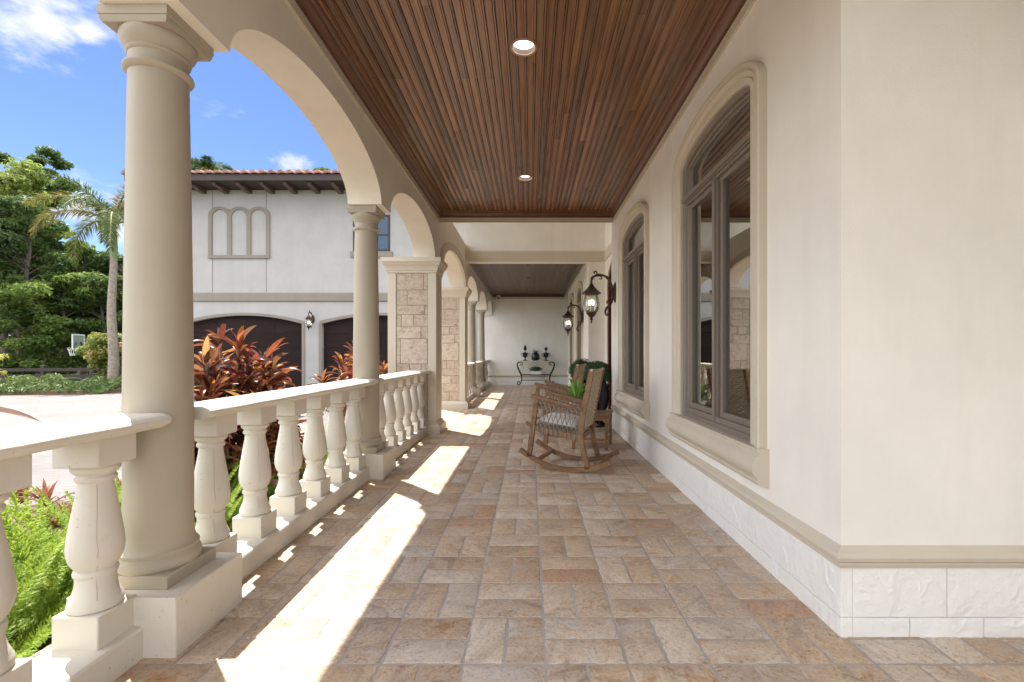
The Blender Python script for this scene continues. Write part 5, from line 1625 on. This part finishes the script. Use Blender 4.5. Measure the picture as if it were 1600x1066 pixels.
# ------------------------------------------------------------------ vegetation
TI = leafy("cordyline_leaf", [(0, (.05, .014, .016)), (.22, (.14, .03, .025)), (.40, (.27, .075, .025)), (.52, (.38, .17, .03)), (.62, (.22, .035, .04)), (.74, (.09, .045, .03)), (.88, (.26, .13, .07)), (1, (.48, .30, .12))], .5, .32, (1.0, .8, .5), .6)
FERN = leafy("foxtail_needles", [(0, (.14, .23, .028)), (.5, (.28, .40, .05)), (1, (.44, .52, .10))], .45, .55)
SHRUB = leafy("green_shrub_leaf", [(0, (.06, .14, .025)), (.5, (.13, .25, .04)), (1, (.28, .36, .07))], .4)
def ti_plant(label, x, y, h, stems, seed, spread=.3, leafs=20, leaflen=(.20, .40), z0=GZ + .08):
    root = empty('ti_plant', label, 'plant', (x, y, z0), group='red and orange ti plants in the bed')
    rng = random.Random(seed); st = MB(); lv = MB()
    for k in range(stems):
        a = rng.uniform(0, 6.28); d = spread * math.sqrt(rng.random())
        bx, by = .25 * d * math.cos(a), .25 * d * math.sin(a); tx, ty = d * math.cos(a), d * math.sin(a)
        ht = h * rng.uniform(.50, .97) * (1 - .25 * d / max(spread, .01))
        top = Vector((tx, ty, ht))
        st.tube([(bx, by, 0), (lerp(bx, tx, .5) + rng.uniform(-.04, .04), lerp(by, ty, .5), ht * .5), top], [.017, .014, .011], 6)
        hue = rng.random()
        for q in range(leafs):
            f = q / leafs
            p = top + Vector((0, 0, -(1 - f) * .22 * h * rng.uniform(.6, 1)))
            lift = lerp(-.1, 1.3, f) + rng.uniform(-.45, .4)
            blade(lv, p, rng.uniform(0, 6.28), rng.uniform(*leaflen) * (1 - .25 * f), rng.uniform(.034, .060), lift, rng.uniform(.6, 2.6) * (1 - .35 * f), min(1, max(0, rng.random() * .9 + hue * .1)), 7, .22, rng.uniform(-1.6, 1.6))
        for q in range(5):                     # old hanging leaves lower down
            p = top + Vector((0, 0, -rng.uniform(.3, .6) * ht)); blade(lv, p, rng.uniform(0, 6.28), rng.uniform(.25, .4), .05, rng.uniform(-.2, .3), 1.9, rng.uniform(.82, 1), 6, .3, rng.uniform(-1, 1))
    st.build('stem', STEM, root); lv.build('foliage', TI, root, smooth=60, recalc=False)
    return root
ti_plant('biggest clump of orange and red ti plant leaves, behind the second balustrade', -2.60, 4.05, 1.74, 38, 3, .52, 28)
ti_root = ti_plant('ti plant with dull bronze leaf, at the edge of the picture by the nearest balustrade', -2.55, 1.48, 1.02, 3, 8, .2, 12)
lv = MB(); blade(lv, (.26, .26, 1.20), -.03,   .50, .038, .10, .55, .80, 8, .3, .6); lv.build('drooping_leaf', TI, ti_root, smooth=60, recalc=False)
ti_plant('red ti plant rising behind the second column, partly hidden by it', -2.62, 7.05, 1.72, 24, 14, .46, 26)

def plume(mb, base, dh, L, lift, droop, rng, w=.035):
    p = Vector(base); ang = lift; n = 26; d = Vector((math.cos(dh), math.sin(dh), 0)); s = Vector((-d.y, d.x, 0))
    for i in range(n):
        t = i / n; tang = d * math.cos(ang) + Vector((0, 0, 1)) * math.sin(ang); nor = d * -math.sin(ang) + Vector((0, 0, 1)) * math.cos(ang)
        rad = w * (min(1, t * 5 + .25)) * (1 - t) ** .55 + .004
        for q in range(20):
            a = rng.uniform(0, 6.283); o = s * math.cos(a) + nor * math.sin(a)
            c0 = p + tang * rng.uniform(0, L / n); tip = c0 + o * rad * rng.uniform(.7, 1.2) + tang * rad * rng.uniform(.3, .9)
            sd = o.cross(tang) * .0042; mid = c0.lerp(tip, .55)
            mb.add([c0, mid + sd, tip, mid - sd], [(0, 1, 2, 3)], min(1, max(0, .25 + .6 * t * rng.random() + rng.uniform(-.2, .25))))
        p = p + tang * (L / n); ang -= droop / n
def fern(label, x, y, seed, n=34, L=(.38, .68)):
    root = empty('foxtail_fern', label, 'fern', (x, y, GZ + .09), group='bright green foxtail ferns'); rng = random.Random(seed); m = MB()
    for k in range(n):
        a = rng.uniform(0, 6.283); r_ = rng.uniform(0, .12)
        plume(m, (r_ * math.cos(a), r_ * math.sin(a), 0), a + rng.uniform(-.4, .4), rng.uniform(*L), rng.uniform(.5, 1.55), rng.uniform(.0, .8), rng, rng.uniform(.042, .062))
    m.build('foliage', FERN, root, smooth=0, recalc=False)
    return root
f0 = fern('tall bright foxtail fern with upright plumes behind the nearest baluster', -2.42, 2.32, 1, 70, (.50, 1.0))
for k, (x, y, rz, s, lab) in enumerate([(-2.25, 1.72, 2.0, .92, 'bright foxtail fern lowest in the picture, below the nearest handrail'), (-2.95, 2.0, 4.0, .8, 'foxtail fern at the left edge, beside the mulch'),
                                   (-2.75, 2.95, 1.0, .8, 'foxtail fern seen just left of the large column'), (-2.35, 3.35, 3.3, .75, 'foxtail fern directly behind the large column'),
                                   (-3.0, 3.55, 5.1, .65, 'low foxtail fern under the biggest ti plant'), (-2.5, 5.15, .4, .72, 'foxtail fern showing green between the middle balusters')]):
    c = copy_tree(f0); c.location = (x, y, GZ + .09); c.rotation_euler = (0, 0, rz); c.scale = (s, s, s); c['label'] = lab
# small bromeliads at the bed's edge
BROM = leafy("bromeliad_leaf", [(0, (.16, .05, .035)), (.5, (.28, .09, .06)), (1, (.30, .18, .08))], .25)
def brom(label, x, y, seed, s=1.0):
    root = empty('bromeliad', label, 'plant', (x, y, GZ + .07), group='small red bromeliads at the edge of the mulch'); rng = random.Random(seed); m = MB()
    for k in range(26): blade(m, (0, 0, rng.uniform(0, .04)), rng.uniform(0, 6.28), rng.uniform(.16, .26) * s, .036, rng.uniform(.3, 1.35), rng.uniform(.1, .7), rng.random(), 4, .3)
    m.build('foliage', BROM, root, smooth=0, recalc=False)
for k, (px, py, lab) in enumerate([(32, 768, 'small bronze bromeliad nearest the left edge of the picture'), (72, 772, 'small bronze bromeliad just left of the nearest baluster'), (108, 800, 'dark red bromeliad beside the nearest baluster, in front of the pale paving'),
                                   (92, 806, 'low dark red bromeliad lying deepest in the mulch by the foxtail fern'), (188, 762, 'dark red bromeliad between the nearest baluster and the large column')]):
    Y = 733 * (1.2 - GZ - .12) / (py + 12 - 552); brom(lab, P(px, 0, Y).x, Y, 50 + k, (1, 1, 1.15, .8, 1.1)[k])
# green shrubs low in the bed
def shrub(label, x, y, rad, h, seed, mat=None, n=1400, ls=.035, z=GZ + .08, group=None):
    root = empty('leafy_shrub', label, 'shrub', (x, y, z), group=group)
    m = MB(); p, d = ball_points(seed, (0, 0, h * .55), rad, n, .75, h * .5 / rad, .25); rr = leaf_cloud(m, p, d, ls, seed, .9)
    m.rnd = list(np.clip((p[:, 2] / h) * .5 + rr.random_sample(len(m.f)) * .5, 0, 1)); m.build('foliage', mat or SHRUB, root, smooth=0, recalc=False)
    st = MB(); rng = random.Random(seed)
    for k in range(6):
        a = rng.uniform(0, 6.28); st.tube([(0, 0, -.02), (rad * .4 * math.cos(a), rad * .4 * math.sin(a), h * .5), (rad * .7 * math.cos(a), rad * .7 * math.sin(a), h * .8)], [.012, .008, .004], 5)
    st.build('stem', STEM, root)
shrub('yellow green shrub low behind the balusters under the biggest ti plant', -2.35, 3.9, .28, .55, 61)
shrub('small green shrub behind the balusters near the second column', -2.4, 4.85, .24, .45, 62)

# low juniper hedge along the far side of the driveway
HEDGE = leafy("juniper_hedge_leaf", [(0, (.045, .085, .025)), (.5, (.095, .15, .04)), (1, (.19, .23, .07))], .3)
hp = empty('juniper_hedge', 'low spreading juniper hedge along the far edge of the driveway', 'hedge', (0, 0, 0))
r = np.random.RandomState(6); n = 26000
xs = r.uniform(-40, -15.6, n); ybase = 17.0 - (-15.6 - xs) * .055
t_ = r.random_sample(n); yy = ybase + t_ * 4.2
hh = (.42 + .18 * np.sin(xs * 1.7) * np.sin(yy * 1.9 + 1) + .12 * np.sin(xs * 4.3 + yy * 3.1)) * np.clip(np.sin(np.clip(t_ * 1.04 + .04, 0, 1) * math.pi) ** .45, .2, 1)
zz = GZ + hh * r.uniform(.2, 1.0, n) + .05
m = MB(); rr = leaf_cloud(m, np.stack([xs, yy, zz], 1), np.tile(np.array([[0, -.5, .8]]), (n, 1)), .085, 6, .7, .4)
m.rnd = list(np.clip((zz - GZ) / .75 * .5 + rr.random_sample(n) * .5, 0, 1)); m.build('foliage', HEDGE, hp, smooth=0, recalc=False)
m = MB(); m.prism([(-40, 15.8), (-15.8, 17.15), (-15.8, 21), (-40, 20)], 'z', GZ - .1, GZ + .12); m.build('woody_base', STEM, hp, smooth=0)

# dark rail fence behind the hedge
fe = empty('rail_fence', 'low dark rail fence behind the juniper hedge', 'fence', (0, 0, 0))
for zq in (.42, .12):
    m = MB(); m.bar((-40, 21.6, zq), (-15.9, 22.2, zq), .06, .14); m.build('rail', EAVE, fe, smooth=0)
for k in range(11):
    xq = -39 + k * 2.3; m = MB(); m.bbox_bevel(xq - .08, xq + .08, 21.66 + (xq + 40) * .0249 - .08, 21.66 + (xq + 40) * .0249 + .08, GZ - .05, .62, .01); m.build('post', EAVE, fe, smooth=0)

# basketball hoop
HY = 24.0
bh = empty('basketball_hoop', 'portable basketball hoop with a clear board and white net, by the palm', 'basketball hoop', (P(118, 0, HY).x, HY, GZ), R(15))
k = HY / 733
zr = P(0, 542, HY).z - GZ
m = MB(); m.tube([(.65, 0, .05), (.62, 0, zr - .6), (.25, 0, zr + .3)], .05, 8); m.build('pole', BLACKIRON, bh)
m = MB(); m.bbox_bevel(.3, .95, -.4, .4, 0, .22, .04); m.build('base', BLACKIRON, bh, smooth=0)
m = MB(); m.box(.13, .15, -.52, .52, zr - .05, zr + .68); m.build('backboard', plain("grey_board", (.16, .18, .18), .15), bh, smooth=0)
m = MB()
for (y0, y1, z0, z1) in ((-.55, .55, zr - .09, zr - .03), (-.55, .55, zr + .66, zr + .72), (-.55, -.49, zr - .03, zr + .66), (.49, .55, zr - .03, zr + .66)): m.box(.115, .165, y0, y1, z0, z1)
m.build('board_frame', WHITEPLASTIC, bh, smooth=0)
m = MB(); m.tube([(-.14 + .23 * math.cos(a), .23 * math.sin(a), zr) for a in [k2 * math.pi / 12 for k2 in range(25)]], .014, 6); m.bar((.08, 0, zr - .03), (.13, 0, zr - .03), .16, .08)
m.build('rim', plain("orange_rim", (.55, .14, .05), .5), bh)
m = MB()
for k2 in range(12):
    a = k2 * math.pi / 6
    for d_ in (-1, 1):
        m.tube([(-.14 + .23 * math.cos(a), .23 * math.sin(a), zr), (-.14 + .17 * math.cos(a + d_ * .26), .17 * math.sin(a + d_ * .26), zr - .2), (-.14 + .11 * math.cos(a + d_ * .5), .11 * math.sin(a + d_ * .5), zr - .42)], .013, 4)
m.build('net', WHITEPLASTIC, bh)
bh.scale = (.85, .85, .97)

# ------------------------------------------------------------------ trees
def make_tree(name, label, cat, loc, h, crown_r, crown_z, nblob, nleaf, leaf, mat, seed, trunk_r=.16, group='trees beyond the driveway', openness=.55):
    root = empty(name, label, cat, loc, group=group); rng = random.Random(seed); r = np.random.RandomState(seed)
    tr = MB(); lean = rng.uniform(-.04, .04)
    tp = [(lean * z + .06 * math.sin(z), .05 * math.cos(z * .8), z) for z in [h * q / 8 for q in range(8)]]
    tr.tube(tp, [trunk_r * (1 - .8 * q / 8) + .015 for q in range(8)], 8)
    lv = MB(); cols = []
    per = nleaf // nblob
    for k in range(nblob):
        t = rng.random() ** .8; z = lerp(crown_z, h, t)
        env = crown_r * (math.sin(math.pi * min(1, .15 + .85 * (1 - t) ** .8)) ** .6) * (0.55 + .45 * rng.random())
        a = rng.uniform(0, 6.283); d = env * math.sqrt(rng.random())
        c = (d * math.cos(a), d * math.sin(a), z)
        br = crown_r * rng.uniform(.16, .34)
        zq = max(crown_z * .6, z - d * .6)
        zq = min(zq, h * .86)
        x0 = lean * zq
        tr.tube([(x0, 0, zq), (lerp(x0, c[0], .5), lerp(0, c[1], .5), lerp(zq, z, .6)), c], [trunk_r * .32 * (1 - zq / h) + .02, .02, .010], 5)
        dd = r.normal(0, 1, (per, 3)); dd /= np.linalg.norm(dd, axis=1, keepdims=True)
        pp = dd * (br * r.random_sample((per, 1)) ** .45); pp[:, 2] *= openness; pp += np.array(c)
        q = leaf_cloud(lv, pp, dd + np.array([0, 0, .6]), leaf, seed * 100 + k, .8, .5)
        base = rng.random() * .45
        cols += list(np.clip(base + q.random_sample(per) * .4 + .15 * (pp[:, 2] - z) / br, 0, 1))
    lv.rnd = cols
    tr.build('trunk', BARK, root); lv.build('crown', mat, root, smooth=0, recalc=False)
    return root
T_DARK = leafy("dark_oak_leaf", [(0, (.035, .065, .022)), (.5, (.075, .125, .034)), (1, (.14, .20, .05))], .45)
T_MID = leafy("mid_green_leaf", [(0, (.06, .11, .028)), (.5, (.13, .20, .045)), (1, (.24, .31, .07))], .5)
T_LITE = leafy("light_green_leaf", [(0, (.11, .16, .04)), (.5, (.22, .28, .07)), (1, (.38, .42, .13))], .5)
T_FLOWER = leafy("flowering_leaf", [(0, (.08, .14, .03)), (.45, (.24, .28, .06)), (.7, (.34, .30, .09)), (.86, (.45, .16, .12)), (1, (.55, .42, .25))], .35)
def tat(px, Y): return (P(px, 0, Y).x, Y, GZ - .05)
make_tree('broadleaf_tree', 'tall dark open topped tree rising highest above the woods', 'tree', tat(62, 31), 15.0, 2.3, 7.0, 40, 15000, .13, T_DARK, 101, .22, openness=.6)
make_tree('broadleaf_tree', 'tall light yellow green tree at the left edge of the picture', 'tree', tat(8, 27), 12.2, 2.7, 4.5, 46, 17000, .12, T_LITE, 102, .2)
make_tree('broadleaf_tree', 'dark tree with mossy grey limbs below the tall tree, left of the palm', 'tree', tat(35, 26), 9.6, 2.9, 2.4, 44, 16000, .12, T_DARK, 103, .2)
make_tree('broadleaf_tree', 'mid green tree standing behind the palm crown', 'tree', tat(128, 29), 8.2, 2.6, 2.0, 46, 16000, .12, T_MID, 104, .16)
make_tree('broadleaf_tree', 'rounded dark green tree right behind the palm trunk, next to the large column', 'tree', tat(190, 30), 7.6, 2.5, 2.0, 42, 14000, .12, T_DARK, 105, .16)
make_tree('broadleaf_tree', 'bushy mid green tree low behind the basketball hoop', 'tree', tat(100, 26.5), 6.2, 2.4, .6, 44, 16000, .11, T_MID, 106, .12)
make_tree('broadleaf_tree', 'bushy dark tree low at the left edge behind the fence', 'tree', tat(30, 24.5), 5.2, 2.3, .4, 42, 15000, .11, T_MID, 107, .12)
make_tree('broadleaf_tree', 'low dark bushy tree filling the gap beside the palm trunk', 'tree', tat(165, 27.5), 6.0, 2.5, .5, 40, 14000, .11, T_DARK, 108, .12)
make_tree('broadleaf_tree', 'dark tree deep in the woods behind the others', 'tree', tat(75, 36), 10.0, 3.6, .8, 46, 15000, .16, T_DARK, 109, .2)
make_tree('broadleaf_tree', 'broad dark tree far back in the woods behind the palm', 'tree', tat(150, 38), 8.6, 4.0, .8, 46, 15000, .16, T_DARK, 110, .2)
make_tree('broadleaf_tree', 'tree far back in the woods, beyond the left edge', 'tree', tat(-25, 34), 12.5, 4.2, .8, 46, 15000, .16, T_DARK, 111, .2)
make_tree('broadleaf_tree', 'small treetop showing above the garage roof, close to the arch', 'tree', tat(497, 34), 15.1, 1.7, 11, 18, 4500, .13, T_DARK, 112, .2, 'treetops above the garage roof')
make_tree('flowering_shrub', 'flowering shrub with yellowish and pink leaves between hoop and palm', 'shrub', tat(176, 22.6), 2.3, 1.15, .25, 70, 12000, .075, T_FLOWER, 113, .05, 'flowering shrubs', .95)
# screen of woods far behind, one mass
r = np.random.RandomState(77); n = 42000
xs = r.uniform(-95, -22, n); yy = r.uniform(42, 50, n); zz = r.random_sample(n) ** .8 * (8.2 + 1.6 * np.sin(xs * .5) + 1.1 * np.sin(xs * 1.3 + 2))
m = MB(); rr = leaf_cloud(m, np.stack([xs, yy, zz + GZ], 1), np.tile(np.array([[0, -.6, .6]]), (n, 1)), .26, 77, .8, .5); m.rnd = list(rr.random_sample(n) * .6)
structure(m.build('woods', T_DARK, smooth=0, recalc=False), 'stuff')

# palms
def frond(mb, base, dh, L, lift, droop, rng, mat_r, leafl=.55, n=30, stem=None):
    p = Vector(base); ang = lift; d = Vector((math.cos(dh), math.sin(dh), 0)); s = Vector((-d.y, d.x, 0)); spine = [p.copy()]
    for i in range(n):
        t = i / n; tang = d * math.cos(ang) + Vector((0, 0, 1)) * math.sin(ang); nor = d * -math.sin(ang) + Vector((0, 0, 1)) * math.cos(ang)
        if t > .1:
            for sd in (-1, 1):
                for rep in range(5):
                    l = leafl * (math.sin(math.pi * min(1, .18 + .80 * t)) ** .6) * rng.uniform(.75, 1.15)
                    o = (s * sd * rng.uniform(.5, 1) + nor * rng.uniform(-.5, .9) + tang * .65 + Vector((0, 0, -.25))).normalized()
                    c0 = p + tang * rng.uniform(0, L / n); mid = c0 + o * l * .5; tip = c0 + o * l + Vector((0, 0, -l * .28)); w = tang.cross(o).cross(o).normalized() * .016
                    mb.add([c0 - w * .5, c0 + w * .5, mid + w, mid - w, tip], [(0, 1, 2, 3), (3, 2, 4)], min(1, max(0, mat_r + rng.uniform(-.2, .2))))
        p = p + tang * (L / n); ang -= droop / n; spine.append(p.copy())
    stem.tube(spine[::3], [.045 * (1 - k / len(spine[::3])) + .006 for k in range(len(spine[::3]))], 5)
PALM = leafy("palm_leaflet", [(0, (.03, .07, .018)), (.45, (.06, .105, .028)), (.7, (.14, .14, .04)), (1, (.26, .18, .06))], .3, .65, spec=.15)
def palm(label, loc, h, nf, L, seed, trunk_r, pale=.35, group=None, shaft=True):
    root = empty('palm_tree', label, 'palm', loc, group=group); rng = random.Random(seed)
    m = MB(); k = 16
    m.tube([(.05 * math.sin(q * .5), 0, h * .80 * q / k) for q in range(k + 1)], [trunk_r * (1.12 - .45 * q / k) * (1 + .03 * math.sin(q * 2.7)) for q in range(k + 1)], 12)
    q = 0
    while q < h * .8:                       # leaf scars
        m.lathe([(trunk_r * (1.13 - .45 * q / (h * .8)), 0), (trunk_r * (1.17 - .45 * q / (h * .8)), .02), (trunk_r * (1.12 - .45 * q / (h * .8)), .04)], 12, (.05 * math.sin(q / (h * .8) * 8), 0, q), cap=False); q += .16
    m.build('trunk', PALEBARK, root, smooth=50)
    x0 = .05 * math.sin(8)
    m = MB(); m.tube([(x0, 0, h * .79), (x0, 0, h * .86), (x0, 0, h * .96), (x0, 0, h * 1.02)], [trunk_r * .68, trunk_r * .76, trunk_r * .55, trunk_r * .3], 10); m.build('crownshaft', plain("green_crownshaft", (.17, .22, .09), .5), root)
    lv, st = MB(), MB()
    for k in range(nf):
        a = k * 2.399 + seed; f = k / nf
        frond(lv, (x0, 0, h), a, L * rng.uniform(.8, 1.05), lerp(.55, 1.4, f), lerp(2.5, 1.3, f), rng, lerp(.55, .12, f) if rng.random() < .8 else .8, .62, 30, st)
    lv.build('crown', PALM, root, smooth=0, recalc=False); st.build('frond_stem', plain("frond_rib", (.22, .22, .08), .6), root)
    return root
PZ = P(0, 352, 21.5).z - GZ
palm('foxtail palm with a ringed grey trunk and yellowing lower fronds, left of the large column', (P(176, 0, 21.5).x, 21.5, GZ), PZ, 13, 3.9, 3, .195)
palm('palm top showing above the garage roof beside the large column', (P(322, 0, 33).x, 33, GZ), P(0, 268, 33).z - GZ, 9, 1.7, 5, .2)
ap = empty('areca_palm', 'yellow green palm fronds at the left edge of the picture', 'palm', (P(-52, 0, 17.2).x, 16.2, GZ)); lv, st = MB(), MB(); rng = random.Random(21)
for k in range(16): frond(lv, (rng.uniform(-.1, .1), rng.uniform(-.1, .1), .2), k * 2.4, rng.uniform(1.8, 2.6), rng.uniform(.9, 1.45), rng.uniform(.9, 1.5), rng, .85, .42, 22, st)
lv.build('crown', leafy("areca_leaflet", [(0, (.20, .26, .05)), (1, (.46, .42, .07))], .4), ap, smooth=0, recalc=False); st.build('stem', plain("areca_stem", (.35, .33, .1), .6), ap)
